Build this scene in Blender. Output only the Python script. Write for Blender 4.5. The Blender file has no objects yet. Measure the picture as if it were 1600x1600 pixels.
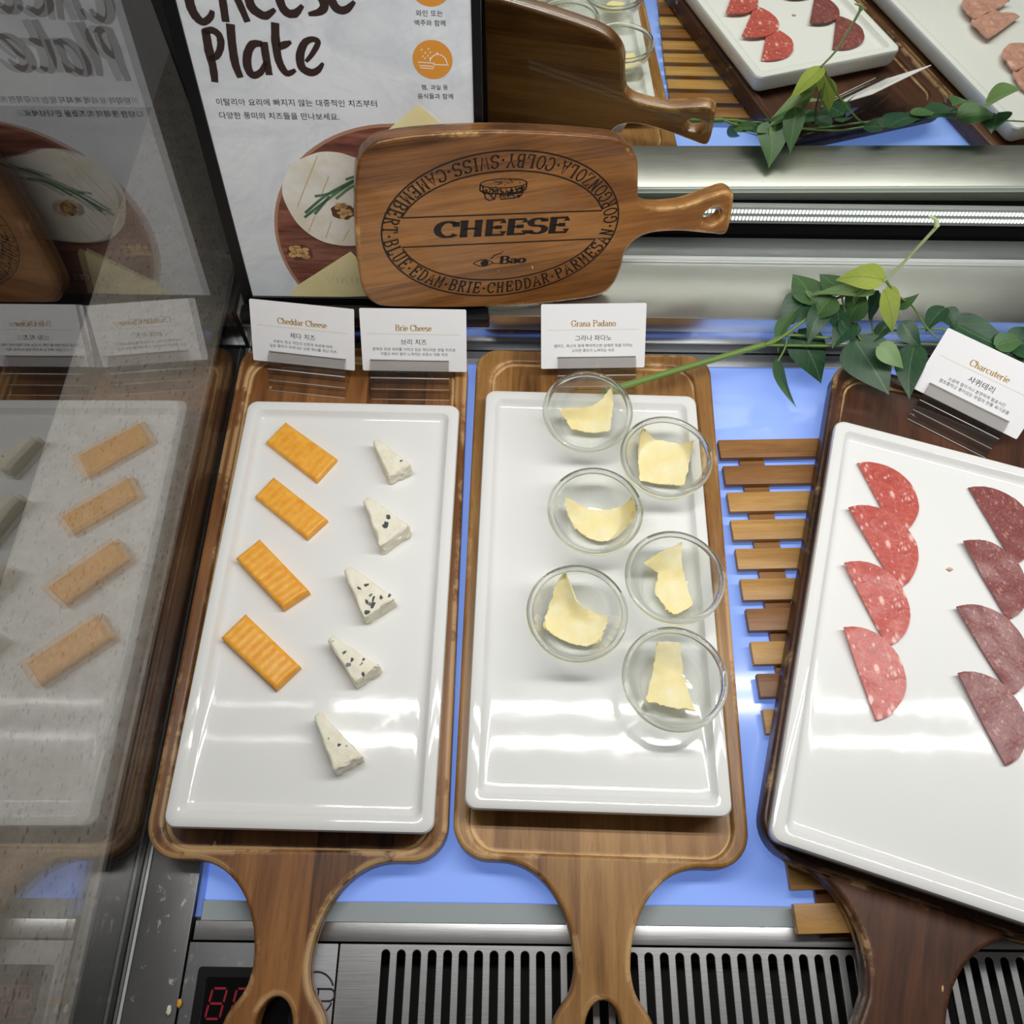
import bpy, bmesh, math, random
from mathutils import Vector, Matrix, noise
random.seed(7)
D = bpy.data
SC = bpy.context.scene
COL = SC.collection
PI = math.pi

# ------------------------------------------------------------------ camera
CAM_H, FPX, PITCH, ROLL, CY = .68, 1400., 1.0393, .012, 678.6
FW = Vector((0, math.cos(PITCH), -math.sin(PITCH)))
_u = Vector((0, math.sin(PITCH), math.cos(PITCH))); _r = Vector((1, 0, 0))
RT = _r*math.cos(ROLL) + _u*math.sin(ROLL)
UP = _u*math.cos(ROLL) - _r*math.sin(ROLL)
CO = Vector((0, 0, CAM_H))
cd = D.cameras.new('camera'); cam = D.objects.new('camera', cd); COL.objects.link(cam)
cam.matrix_world = Matrix(((RT.x, UP.x, -FW.x, CO.x), (RT.y, UP.y, -FW.y, CO.y), (RT.z, UP.z, -FW.z, CO.z), (0, 0, 0, 1)))
cd.sensor_width = 36; cd.lens = 36*FPX/1600; cd.shift_y = (CY-800)/1600; cd.clip_start = .01
SC.camera = cam

# ------------------------------------------------------------------ world, exposure
w = D.worlds.new('world'); SC.world = w; w.use_nodes = True
w.node_tree.nodes['Background'].inputs[0].default_value = (.95, .93, .90, 1)
w.node_tree.nodes['Background'].inputs[1].default_value = .06
SC.view_settings.view_transform = 'Standard'; SC.view_settings.look = 'None'
SC.view_settings.gamma = 1; SC.view_settings.use_curve_mapping = False
SC.view_settings.exposure = 0.10
LED_POWER = 1.55          # watts, each of the two strips under the canopy

# ------------------------------------------------------------------ measuring: a pixel of the photograph onto a plane of the place
def ray(u, v): return FW*FPX + RT*(u-800) - UP*(v-CY)
def Zp(u, v, z):
    d = ray(u, v); return CO + d*((z-CAM_H)/d.z)
def PLp(u, v, p0, n):
    d = ray(u, v); return CO + d*((Vector(p0)-CO).dot(n)/d.dot(n))

# ------------------------------------------------------------------ materials
def lin(r, g, b):
    f = lambda c: (c/255/12.92) if c/255 <= .04045 else ((c/255+.055)/1.055)**2.4
    return (f(r), f(g), f(b), 1)
class NT:
    def __init__(s, name):
        s.m = D.materials.new(name); s.m.use_nodes = True; s.t = s.m.node_tree; s.t.nodes.clear()
        s.out = s.t.nodes.new('ShaderNodeOutputMaterial')
    def n(s, typ, **kw):
        nd = s.t.nodes.new('ShaderNode'+typ)
        for k, v in kw.items():
            if k in ('op', 'operation'): nd.operation = v
            elif hasattr(nd, k): setattr(nd, k, v)
        return nd
    def l(s, a, b): s.t.links.new(a, b)
    def val(s, inp, v):
        if hasattr(v, 'is_linked') or hasattr(v, 'links'): s.l(v, inp)
        else: inp.default_value = v
    def math(s, op, a, b=0., c=0.):
        nd = s.n('Math', op=op)
        for i, v in enumerate((a, b, c)): s.val(nd.inputs[i], v)
        return nd.outputs[0]
    def mix(s, fac, a, b, blend='MIX'):
        nd = s.n('MixRGB'); nd.blend_type = blend
        s.val(nd.inputs[0], fac); s.val(nd.inputs[1], a); s.val(nd.inputs[2], b); return nd.outputs[0]
    def ramp(s, fac, stops):
        nd = s.n('ValToRGB'); s.l(fac, nd.inputs[0]); e = nd.color_ramp.elements
        while len(e) < len(stops): e.new(.5)
        for i, (p, c) in enumerate(stops):
            e[i].position = p; e[i].color = c if len(c) == 4 else (*c, 1)
        return nd.outputs[0]
    def coords(s, scale=(1, 1, 1), loc=(0, 0, 0), rot=(0, 0, 0), kind='Object'):
        tc = s.n('TexCoord'); mp = s.n('Mapping'); s.l(tc.outputs[kind], mp.inputs[0])
        mp.inputs[1].default_value = loc; mp.inputs[2].default_value = rot; mp.inputs[3].default_value = scale
        return mp.outputs[0]
    def noise(s, co, scale, detail=3, rough=.5, dist=0):
        nd = s.n('TexNoise'); s.l(co, nd.inputs['Vector']); nd.inputs['Scale'].default_value = scale
        nd.inputs['Detail'].default_value = detail; nd.inputs['Roughness'].default_value = rough; nd.inputs['Distortion'].default_value = dist
        return nd.outputs[0]
    def voro(s, co, scale, feature='F1', rnd=1):
        nd = s.n('TexVoronoi'); nd.feature = feature; s.l(co, nd.inputs['Vector']); nd.inputs['Scale'].default_value = scale
        nd.inputs['Randomness'].default_value = rnd
        return nd
    def bump(s, h, strength=.3, dist=.001):
        nd = s.n('Bump'); s.l(h, nd.inputs['Height']); nd.inputs['Strength'].default_value = strength; nd.inputs['Distance'].default_value = dist
        return nd.outputs[0]
    def bsdf(s, col=None, rough=.5, metal=0., spec=.5, normal=None, coat=0., coat_rough=.05, sss=0., sss_r=(1, .5, .3), emis=None, es=0.):
        b = s.n('BsdfPrincipled')
        if col is not None: s.val(b.inputs['Base Color'], col)
        s.val(b.inputs['Roughness'], rough); s.val(b.inputs['Metallic'], metal); b.inputs['Specular IOR Level'].default_value = spec
        if normal is not None: s.l(normal, b.inputs['Normal'])
        b.inputs['Coat Weight'].default_value = coat; b.inputs['Coat Roughness'].default_value = coat_rough
        if sss: b.inputs['Subsurface Weight'].default_value = sss; b.inputs['Subsurface Radius'].default_value = sss_r; b.inputs['Subsurface Scale'].default_value = .004
        if emis is not None: b.inputs['Emission Color'].default_value = emis; b.inputs['Emission Strength'].default_value = es
        return b.outputs[0]
    def done(s, sh): s.l(sh, s.out.inputs[0]); return s.m

def plain(name, col, rough=.5, metal=0., spec=.5, coat=0., emis=None, es=0.):
    t = NT(name); return t.done(t.bsdf(col, rough, metal, spec, coat=coat, emis=emis, es=es))

def wood(name, dark, mid, light, axis='Y', plank=.055, rough=.42, wear=0., coat=0., seed=0., wear_col=lin(222, 182, 128), grain=1.):
    t = NT(name)
    sc = {'Y': (1, .07, 1), 'X': (.07, 1, 1)}[axis]
    co = t.coords(sc, (seed, seed*.7, seed*.3))
    co0 = t.coords((1, 1, 1), (seed, seed*.7, 0))
    g1 = t.noise(co, 90, 5, .6, .6); g2 = t.noise(co, 420*grain, 3, .6); g3 = t.noise(co0, 9, 2)
    sep = t.n('SeparateXYZ'); t.l(t.coords(), sep.inputs[0])
    ax = sep.outputs['X' if axis == 'Y' else 'Y']
    pid = t.math('FLOOR', t.math('DIVIDE', t.math('ADD', ax, 5.02+seed*.01), plank))
    wn = t.n('TexWhiteNoise'); wn.noise_dimensions = '1D'; t.l(t.math('ADD', pid, seed*3.3), wn.inputs['W'])
    f = t.math('ADD', t.math('MULTIPLY', g1, .55), t.math('ADD', t.math('MULTIPLY', g2, .22), t.math('ADD', t.math('MULTIPLY', g3, .35), t.math('MULTIPLY', wn.outputs[0], .22))))
    c = t.ramp(f, [(.44, dark), (.62, mid), (.84, light)])
    pores = t.ramp(t.noise(co, 900, 2, .7), [(.30, (.55, .5, .45)), (.42, (1, 1, 1))])
    c = t.mix(.5, c, pores, 'MULTIPLY')
    if wear > 0:
        bv = t.n('Bevel'); bv.samples = 4; bv.inputs['Radius'].default_value = .005
        ge = t.n('NewGeometry'); dp = t.n('VectorMath'); dp.operation = 'DOT_PRODUCT'
        t.l(bv.outputs[0], dp.inputs[0]); t.l(ge.outputs['Normal'], dp.inputs[1])
        edge = t.math('SUBTRACT', 1., dp.outputs['Value'])
        wnz = t.noise(co0, 55, 5, .7); big = t.noise(co0, 14, 1)
        thr = t.math('ADD', t.math('MULTIPLY', edge, 1.6), t.math('ADD', t.math('MULTIPLY', wnz, 1.1), t.math('MULTIPLY', big, 1.1)))
        m = t.ramp(t.math('MULTIPLY', thr, .5), [(.58+.07*(1-wear), (0, 0, 0)), (.60+.07*(1-wear), (1, 1, 1))])
        m = t.math('MULTIPLY', m, t.math('GREATER_THAN', edge, .012))
        chips = t.ramp(t.noise(t.coords((1, .4, 1), (seed, 2, 1)), 130, 2, .4), [(.775-.02*wear, (0, 0, 0)), (.79-.02*wear, (1, 1, 1))])
        m = t.math('MAXIMUM', m, chips)
        c = t.mix(m, c, wear_col)
    nrm = t.bump(g2, .12, .0006)
    r = t.math('ADD', rough-.08, t.math('MULTIPLY', g3, .18))
    return t.done(t.bsdf(c, r, normal=nrm, coat=coat, coat_rough=.03))

def steel(name, base=(.62, .62, .60, 1), rough=.26, axis='X', streak=.12, dirt=0.):
    t = NT(name)
    co = t.coords((.03, 1, 1) if axis == 'X' else (1, .03, 1))
    g = t.noise(co, 900, 3, .6); b = t.noise(t.coords(), 14, 4, .6)
    r = t.math('ADD', rough-.06, t.math('ADD', t.math('MULTIPLY', g, streak), t.math('MULTIPLY', b, .10)))
    c = t.mix(t.math('MULTIPLY', g, .35), base, tuple(x*.75 for x in base[:3])+(1,))
    if dirt:
        sp = t.ramp(t.noise(t.coords(), 110, 4, .7), [(.60, (0, 0, 0)), (.70, (1, 1, 1))])
        sc_ = t.ramp(t.noise(t.coords((1, .08, 1), (0, 0, 0), (0, 0, .7)), 260, 2), [(.70, (0, 0, 0)), (.74, (1, 1, 1))])
        d = t.math('MULTIPLY', t.math('MAXIMUM', sp, t.math('MULTIPLY', sc_, .7)), dirt)
        c = t.mix(d, c, (.62, .60, .56, 1)); r = t.math('ADD', r, t.math('MULTIPLY', d, .3))
    return t.done(t.bsdf(c, r, 1., normal=t.bump(g, .08, .0004)))

def clear(name, f0=.04, rough=0., tint=(1, 1, 1, 1), refl=(1, 1, 1, 1), power=5.):
    t = NT(name)          # thin clear sheet: each face reflects by Fresnel's law (Schlick) and lets the rest through
    ge = t.n('NewGeometry'); dp = t.n('VectorMath'); dp.operation = 'DOT_PRODUCT'
    t.l(ge.outputs['Normal'], dp.inputs[0]); t.l(ge.outputs['Incoming'], dp.inputs[1])
    k = t.math('POWER', t.math('SUBTRACT', 1., t.math('ABSOLUTE', dp.outputs['Value'])), power)
    f = t.math('ADD', f0, t.math('MULTIPLY', k, 1-f0))
    tr = t.n('BsdfTransparent'); tr.inputs[0].default_value = tint
    gl = t.n('BsdfGlossy'); gl.inputs['Color'].default_value = refl; gl.inputs['Roughness'].default_value = rough
    mx = t.n('MixShader'); t.l(f, mx.inputs[0]); t.l(tr.outputs[0], mx.inputs[1]); t.l(gl.outputs[0], mx.inputs[2])
    return t.done(mx.outputs[0])

M = {}
M['board_a'] = wood('worn_brown_wood', lin(58, 32, 14), lin(118, 73, 34), lin(158, 106, 54), 'Y', .052, .40, 1.0, seed=1.)
M['board_b'] = wood('golden_brown_wood', lin(88, 56, 25), lin(146, 102, 51), lin(180, 136, 78), 'Y', .058, .40, .35, seed=4.)
M['board_c'] = wood('dark_red_brown_wood', lin(38, 21, 13), lin(74, 43, 27), lin(104, 63, 39), 'Y', .060, .38, .08, seed=7.)
M['board_d'] = wood('scuffed_dark_wood', lin(50, 32, 20), lin(92, 60, 36), lin(124, 86, 52), 'Y', .060, .40, .9, seed=9.)
M['cheese_board'] = wood('varnished_acacia', lin(62, 34, 15), lin(126, 80, 39), lin(172, 117, 60), 'X', .045, .30, .12, coat=.3, seed=2., wear_col=lin(230, 180, 110))
M['slat'] = wood('slat_wood', lin(92, 60, 26), lin(166, 120, 60), lin(200, 156, 90), 'X', .30, .45, 0, seed=5.)
M['slat2'] = wood('dark_slat_wood', lin(66, 38, 18), lin(126, 82, 40), lin(164, 116, 62), 'X', .30, .45, 0, seed=11.)
def porcelain():
    t = NT('white_porcelain')
    co = t.coords(); sm = t.noise(co, 26, 5, .65, .8)
    r = t.ramp(sm, [(.46, (.045,)*3), (.62, (.07,)*3), (.74, (.15,)*3)])
    n = t.bump(t.noise(t.coords((1, 1, 1)), 85, 2), .030, .0010)
    return t.done(t.bsdf(lin(236, 237, 235), r, spec=.5, normal=n))
M['porcelain'] = porcelain()
M['steel'] = steel('brushed_steel', (.56, .56, .56, 1), .32)
M['steel_ledge'] = steel('brushed_steel_ledge', (.66, .66, .62, 1), .30, 'X', .10)
M['steel_side'] = steel('smudged_steel', (.42, .42, .42, 1), .30, 'Y', .10, 1.)
M['steel_polish'] = steel('polished_steel', (.60, .61, .63, 1), .12, 'X', .05)
M['steel_panel'] = steel('scratched_steel_panel', (.24, .24, .25, 1), .45, 'X', .14, .8)
M['black'] = plain('black_plastic', lin(14, 14, 16), .35)
M['black_gloss'] = plain('black_gloss', lin(10, 9, 10), .12)
M['dark'] = plain('vent_shade_dark', lin(10, 10, 11), .8)  # near-black colour that paints the shade below the vent slots
M['grey_track'] = plain('grey_track', lin(116, 118, 118), .4, .6)
M['alu'] = plain('pale_aluminium', lin(225, 228, 228), .35, .5)
M['gasket'] = plain('grey_gasket', lin(110, 112, 116), .3)
M['mirror'] = plain('mirror_glass', (.80, .83, .76, 1), .012, 1.)
M['side_glass'] = clear('side_glass', .12)
M['acrylic'] = clear('clear_acrylic', .07, .02, (.86, .85, .84, 1), power=3.)
M['glint_pale'] = plain('pale_edge_glint', lin(205, 204, 200), .25)  # pale colour painted for light caught along the acrylic edges
M['bowl'] = clear('bowl_glass', .05, .01, (.972, .980, .972, 1), power=2.9)
def rimglass():
    t = NT('bowl_rim_glass'); g = t.n('BsdfGlass'); g.inputs['IOR'].default_value = 1.47; g.inputs['Color'].default_value = (.98, .99, .97, 1); g.inputs['Roughness'].default_value = .0
    tr = t.n('BsdfTransparent'); mx = t.n('MixShader'); mx.inputs[0].default_value = .12
    t.l(g.outputs[0], mx.inputs[1]); t.l(tr.outputs[0], mx.inputs[2]); return t.done(mx.outputs[0])
M['bowl_rim'] = rimglass()
def lightpanel():
    t = NT('backlit_blue_acrylic')
    return t.done(t.bsdf(lin(150, 175, 235), .12, spec=.5, emis=(.20, .36, 1.0, 1), es=.42))
M['panel'] = lightpanel()
M['frost'] = plain('frosted_edge', lin(165, 175, 178), .5)
M['tube'] = plain('blue_lit_tube', lin(120, 150, 230), .2, emis=(.25, .42, 1, 1), es=.18)
M['led'] = plain('led_lens', (.8, .82, .8, 1), .3, emis=(.94, 1, .95, 1), es=.85)
M['led_body'] = plain('led_channel', lin(150, 156, 152), .3)
M['led_row'] = plain('led_row', (1, 1, 1, 1), .3, emis=(1, .98, .95, 1), es=14)
def stone():
    t = NT('speckled_quartz'); co = t.coords()
    c = t.ramp(t.noise(co, 70, 6, .75), [(.3, lin(178, 170, 156)), (.7, lin(216, 210, 198))])
    fine = t.ramp(t.noise(co, 420, 3, .7), [(.58, (0, 0, 0)), (.70, (1, 1, 1))]); c = t.mix(t.math('MULTIPLY', fine, .35), c, lin(140, 130, 114))
    for k, (sc, ro, d, col) in enumerate(((220, .5, .17, lin(96, 84, 70)), (260, -.7, .15, lin(112, 100, 84)), (330, 1.4, .17, lin(84, 74, 62)), (140, -.2, .13, lin(130, 120, 104)))):
        v = t.voro(t.coords((1, .38, 1), (k*1.7, k, 0), (0, 0, ro)), sc)
        m = t.ramp(v.outputs['Distance'], [(d, (1, 1, 1)), (d+.07, (0, 0, 0))])
        wn = t.n('TexWhiteNoise'); t.l(v.outputs['Color'], wn.inputs['Vector'])
        c = t.mix(t.math('MULTIPLY', t.math('MULTIPLY', m, t.math('LESS_THAN', wn.outputs['Value'], .40)), .5), c, col)
    return t.done(t.bsdf(c, .35))
M['stone'] = stone()
M['floor'] = plain('dark_floor', lin(24, 21, 19), .6)
M['card'] = plain('white_card', lin(248, 248, 250), .55)
M['ink'] = plain('black_ink', lin(26, 24, 24), .6)
M['ink_grey'] = plain('dark_grey_ink', lin(52, 48, 48), .6)
M['gold'] = plain('gold_ink', lin(184, 144, 62), .45)
M['gold_pale'] = plain('pale_gold_ink', lin(214, 200, 150), .5)
M['brown_ink'] = plain('dark_brown_ink', lin(52, 34, 30), .55)
M['orange_ink'] = plain('orange_ink', lin(224, 150, 58), .55)
M['white_ink'] = plain('white_ink', lin(244, 240, 232), .55)
M['burn'] = plain('burnt_print', lin(26, 16, 10), .5)
def cheddar():
    t = NT('cheddar'); co = t.coords(); n1 = t.noise(co, 140, 4, .6)
    c = t.ramp(n1, [(.3, lin(240, 160, 40)), (.7, lin(252, 190, 78))])
    return t.done(t.bsdf(c, .38, normal=t.bump(t.noise(co, 700, 3), .12, .0006), sss=.25))
M['cheddar'] = cheddar()
def creamy(name, a, b, sss=.3, sc=160, bs=.5):
    t = NT(name); co = t.coords(); n1 = t.noise(co, sc, 4, .6)
    c = t.ramp(n1, [(.3, a), (.7, b)])
    return t.done(t.bsdf(c, .6, normal=t.bump(t.noise(co, 650, 4, .7), bs, .0010), sss=sss))
M['brie'] = creamy('soft_white_cheese', lin(238, 231, 206), lin(252, 248, 232))
M['mold'] = plain('blue_grey_mold', lin(74, 82, 82), .7)
M['mold2'] = plain('pale_blue_mold', lin(120, 132, 132), .7)
def grana_m():
    t = NT('grana_shaving'); co = t.coords(); n1 = t.noise(co, 55, 4, .6)
    c = t.ramp(n1, [(.25, lin(250, 230, 150)), (.6, lin(252, 242, 192)), (.8, lin(254, 250, 232))])
    sp = t.ramp(t.noise(co, 480, 2), [(.66, (0, 0, 0)), (.72, (1, 1, 1))]); c = t.mix(t.math('MULTIPLY', sp, .6), c, lin(252, 250, 236))
    b = t.bsdf(c, .55, normal=t.bump(t.noise(co, 800, 3), .35, .0006))
    tl = t.n('BsdfTranslucent'); t.l(c, tl.inputs[0]); mx = t.n('MixShader'); mx.inputs[0].default_value = .12
    t.l(b, mx.inputs[1]); t.l(tl.outputs[0], mx.inputs[2]); return t.done(mx.outputs[0])
M['grana'] = grana_m()
def salami(name, meat_d, meat, fat, fs, fat_amt, seed, strength=.85):
    t = NT(name); co0 = t.coords((1, 1, .3), (seed, seed, 0))
    wn0 = t.n('TexNoise'); t.l(co0, wn0.inputs['Vector']); wn0.inputs['Scale'].default_value = 110; wn0.inputs['Detail'].default_value = 3
    sub_ = t.n('VectorMath'); sub_.operation = 'MULTIPLY_ADD'; t.l(wn0.outputs['Color'], sub_.inputs[0]); sub_.inputs[1].default_value = (.007, .007, 0); t.l(co0, sub_.inputs[2])
    co = sub_.outputs[0]
    meatc = t.ramp(t.noise(co, 120, 5, .7, 1.5), [(.32, meat_d), (.68, meat)])
    k = None
    for sc, am, d in ((fs, fat_amt, .26), (fs*2.1, fat_amt*.8, .24)):
        mp = t.n('Mapping'); t.l(co, mp.inputs[0]); mp.inputs[2].default_value = (0, 0, .5+sc); mp.inputs[3].default_value = (1, .6, 1)
        v = t.voro(mp.outputs[0], sc); wn = t.n('TexWhiteNoise'); t.l(v.outputs['Color'], wn.inputs['Vector'])
        q = t.ramp(t.math('ADD', v.outputs['Distance'], t.math('MULTIPLY', wn.outputs['Value'], .25)), [(d, (1, 1, 1)), (d+.16, (0, 0, 0))])
        q = t.math('MULTIPLY', q, t.math('LESS_THAN', wn.outputs['Value'], am)); k = q if k is None else t.math('MAXIMUM', k, t.math('MULTIPLY', q, .75))
    k2 = t.ramp(t.noise(co, 260, 4, .6, 2.), [(.56, (0, 0, 0)), (.78, (1, 1, 1))])
    k = t.math('MAXIMUM', t.math('MULTIPLY', k, strength), t.math('MULTIPLY', k2, .55))
    c = t.mix(k, meatc, fat)
    pv = t.voro(co0, 85); pep = t.ramp(pv.outputs['Distance'], [(.05, (1, 1, 1)), (.08, (0, 0, 0))])
    c = t.mix(t.math('MULTIPLY', pep, .6), c, lin(64, 26, 26))
    return t.done(t.bsdf(c, .34, normal=t.bump(t.noise(co, 300, 3), .25, .0008), sss=.04))
M['salami_red'] = salami('red_salami', lin(172, 72, 66), lin(206, 104, 92), lin(238, 192, 182), 130, .62, 1., .95)
M['salami_dark'] = salami('dark_salami', lin(112, 58, 60), lin(150, 86, 82), lin(196, 150, 136), 300, .5, 6., .6)
M['ham'] = salami('pale_ham', lin(186, 132, 116), lin(214, 166, 148), lin(230, 196, 178), 90, .3, 3., .5)
def leafmat(name, a, b, vein):
    t = NT(name); tc = t.n('TexCoord'); sep = t.n('SeparateXYZ'); t.l(tc.outputs['UV'], sep.inputs[0])
    x = t.math('ABSOLUTE', t.math('SUBTRACT', sep.outputs['X'], .5)); y = sep.outputs['Y']
    mid = t.math('LESS_THAN', x, .014)
    s = t.math('FRACT', t.math('MULTIPLY', t.math('SUBTRACT', y, t.math('MULTIPLY', x, 1.1)), 5.))
    side = t.math('MULTIPLY', t.math('LESS_THAN', s, .07), .45)
    c = t.mix(t.noise(t.coords(), 60, 3), a, b)
    c = t.mix(t.math('MULTIPLY', t.math('MAXIMUM', mid, side), .65), c, vein)
    b_ = t.bsdf(c, .42); tl = t.n('BsdfTranslucent'); t.l(c, tl.inputs[0]); mx = t.n('MixShader'); mx.inputs[0].default_value = .18
    t.l(b_, mx.inputs[1]); t.l(tl.outputs[0], mx.inputs[2]); return t.done(mx.outputs[0])
M['leaf_dark'] = leafmat('dark_green_leaf', lin(30, 62, 40), lin(56, 98, 62), lin(96, 132, 92))
M['leaf_mid'] = leafmat('mid_green_leaf', lin(66, 104, 60), lin(96, 134, 82), lin(128, 156, 104))
M['leaf_light'] = leafmat('pale_green_leaf', lin(112, 148, 92), lin(142, 172, 112), lin(112, 136, 76))
M['leaf_yellow'] = leafmat('yellow_green_leaf', lin(158, 178, 70), lin(190, 204, 100), lin(124, 140, 52))
M['stem'] = plain('green_stem', lin(112, 140, 66), .45)
M['stem_pale'] = plain('pale_stem', lin(178, 196, 140), .45)

# ------------------------------------------------------------------ object helpers
def finish(o, mat=None, parent=None, smooth=None):
    if mat is not None:
        for mm in (mat if isinstance(mat, (list, tuple)) else [mat]): o.data.materials.append(M[mm] if isinstance(mm, str) else mm)
    COL.objects.link(o)
    if parent is not None: o.parent = parent
    if smooth is not None:
        for p in o.data.polygons: p.use_smooth = True
        if smooth > 0: o.data.set_sharp_from_angle(angle=math.radians(smooth))
    return o
def obj(name, bm, mat, parent=None, smooth=None):
    me = D.meshes.new(name); bm.to_mesh(me); bm.free(); return finish(D.objects.new(name, me), mat, parent, smooth)
def data(name, verts, faces, mat, parent=None, smooth=None):
    me = D.meshes.new(name); me.from_pydata([tuple(v) for v in verts], [], faces); me.update()
    return finish(D.objects.new(name, me), mat, parent, smooth)
def tag(o, label, cat, group=None, kind=None):
    o['label'] = label
    if cat: o['category'] = cat
    if group: o['group'] = group
    if kind: o['kind'] = kind
    return o
def thing(name, label, cat, loc=(0, 0, 0), rotz=0., group=None, mat=None):
    o = D.objects.new(name, None); COL.objects.link(o); o.empty_display_size = .02
    if mat is not None: o.matrix_world = mat
    else: o.location = loc; o.rotation_euler = (0, 0, rotz)
    return tag(o, label, cat, group)
def box(bm, x0, x1, y0, y1, z0, z1, bev=0.):
    b2 = bmesh.new(); bmesh.ops.create_cube(b2, size=1)
    for v in b2.verts: v.co = Vector(((x0+x1)/2+v.co.x*(x1-x0), (y0+y1)/2+v.co.y*(y1-y0), (z0+z1)/2+v.co.z*(z1-z0)))
    if bev > 0: bmesh.ops.bevel(b2, geom=b2.edges[:], offset=bev, segments=2, affect='EDGES', profile=.6)
    me = D.meshes.new('t'); b2.to_mesh(me); b2.free(); bm.from_mesh(me); D.meshes.remove(me); return bm
def boxo(name, d, mat, parent=None, bev=0.): return obj(name, box(bmesh.new(), *d, bev), mat, parent, 40 if bev else None)
def tube_mesh(bm, pts, rad, seg=10, cap=True):
    pts = [Vector(p) for p in pts]; n = len(pts); rings = []
    for i, p in enumerate(pts):
        t = (pts[min(i+1, n-1)]-pts[max(i-1, 0)]).normalized()
        a = t.cross(Vector((0, 0, 1)));
        if a.length < 1e-4: a = t.cross(Vector((0, 1, 0)))
        a.normalize(); b = t.cross(a).normalized(); r = rad[i] if isinstance(rad, (list, tuple)) else rad
        rings.append([bm.verts.new(p+a*r*math.cos(2*PI*k/seg)+b*r*math.sin(2*PI*k/seg)) for k in range(seg)])
    for i in range(n-1):
        for k in range(seg): bm.faces.new((rings[i][k], rings[i][(k+1) % seg], rings[i+1][(k+1) % seg], rings[i+1][k]))
    if cap: bm.faces.new(rings[0][::-1]); bm.faces.new(rings[-1])
    return bm
def catmull(pts, n=8, closed=False):
    pts = [Vector(p) for p in pts]; out = []; m = len(pts)
    for i in range(m if closed else m-1):
        g = lambda j: pts[j % m] if closed else pts[max(0, min(m-1, j))]
        p0, p1, p2, p3 = g(i-1), g(i), g(i+1), g(i+2)
        for k in range(n):
            t = k/n; out.append(.5*((2*p1)+(p2-p0)*t+(2*p0-5*p1+4*p2-p3)*t*t+(3*p1-p0-3*p2+p3)*t**3))
    if not closed: out.append(pts[-1])
    return out
def slab(loops, z0, z1, bev=.002, segs=3):
    """filled outline (with holes) between two heights, edges rounded -> mesh datablock"""
    cu = D.curves.new('outline', 'CURVE'); cu.dimensions = '2D'; cu.fill_mode = 'BOTH'
    cu.extrude = (z1-z0)/2-bev; cu.bevel_depth = bev; cu.bevel_resolution = segs; cu.offset = -bev
    for lp in loops:
        s = cu.splines.new('POLY'); s.points.add(len(lp)-1); s.use_cyclic_u = True
        for i, p in enumerate(lp): s.points[i].co = (p[0], p[1], 0, 1)
    o = D.objects.new('tmp', cu); me = D.meshes.new_from_object(o); D.objects.remove(o); D.curves.remove(cu)
    me.transform(Matrix.Translation((0, 0, (z0+z1)/2))); return me
def merge(meshes):
    bm = bmesh.new()
    for me in meshes: bm.from_mesh(me); D.meshes.remove(me)
    return bm
def rrect(x0, x1, y0, y1, r, n=8):
    if not isinstance(r, (tuple, list)): r = (r,)*4
    out = []
    for (cx, cy, a0, rr) in ((x1-r[0], y1-r[0], 0, r[0]), (x0+r[1], y1-r[1], 90, r[1]), (x0+r[2], y0+r[2], 180, r[2]), (x1-r[3], y0+r[3], 270, r[3])):
        for k in range(n+1):
            a = math.radians(a0+90*k/n); out.append((cx+rr*math.cos(a), cy+rr*math.sin(a)))
    return out
def ell(cx, cy, rx, ry, n=40, a0=0., a1=2*PI):
    return [(cx+rx*math.cos(a0+(a1-a0)*k/n), cy+ry*math.sin(a0+(a1-a0)*k/n)) for k in range(n)]
def ngon(bm, pts, z=0.):
    from mathutils.geometry import tessellate_polygon
    vs = [bm.verts.new((p[0], p[1], z)) for p in pts]
    for t in tessellate_polygon([[Vector((p[0], p[1], 0)) for p in pts]]):
        f = bm.faces.new([vs[i] for i in t]); f.normal_update()
        if f.normal.z < 0: f.normal_flip()
def ribbon(bm, pts, width, z=0., nib=None):
    """flat stroke; width: number, list or (with nib) broad-nib thickness by direction"""
    pts = [Vector((p[0], p[1])) for p in pts]; n = len(pts)
    if n < 2: return
    L = []; closed = (pts[0]-pts[-1]).length < 1e-7
    for i in range(n):
        a = pts[i-1] if i > 0 else (pts[-2] if closed else pts[0]); b = pts[i+1] if i < n-1 else (pts[1] if closed else pts[-1])
        t = (b-a)
        if t.length < 1e-9: t = Vector((1, 0))
        t.normalize(); nn = Vector((-t.y, t.x))
        w_ = width[i] if isinstance(width, (list, tuple)) else width
        if nib: w_ = nib[1]+(nib[0]-nib[1])*abs(t.y)**1.3
        L.append((bm.verts.new((pts[i].x+nn.x*w_/2, pts[i].y+nn.y*w_/2, z)), bm.verts.new((pts[i].x-nn.x*w_/2, pts[i].y-nn.y*w_/2, z))))
    for i in range(n-1):
        f = bm.faces.new((L[i][1], L[i+1][1], L[i+1][0], L[i][0])); f.normal_update()
        if f.normal.z < 0: f.normal_flip()

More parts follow.
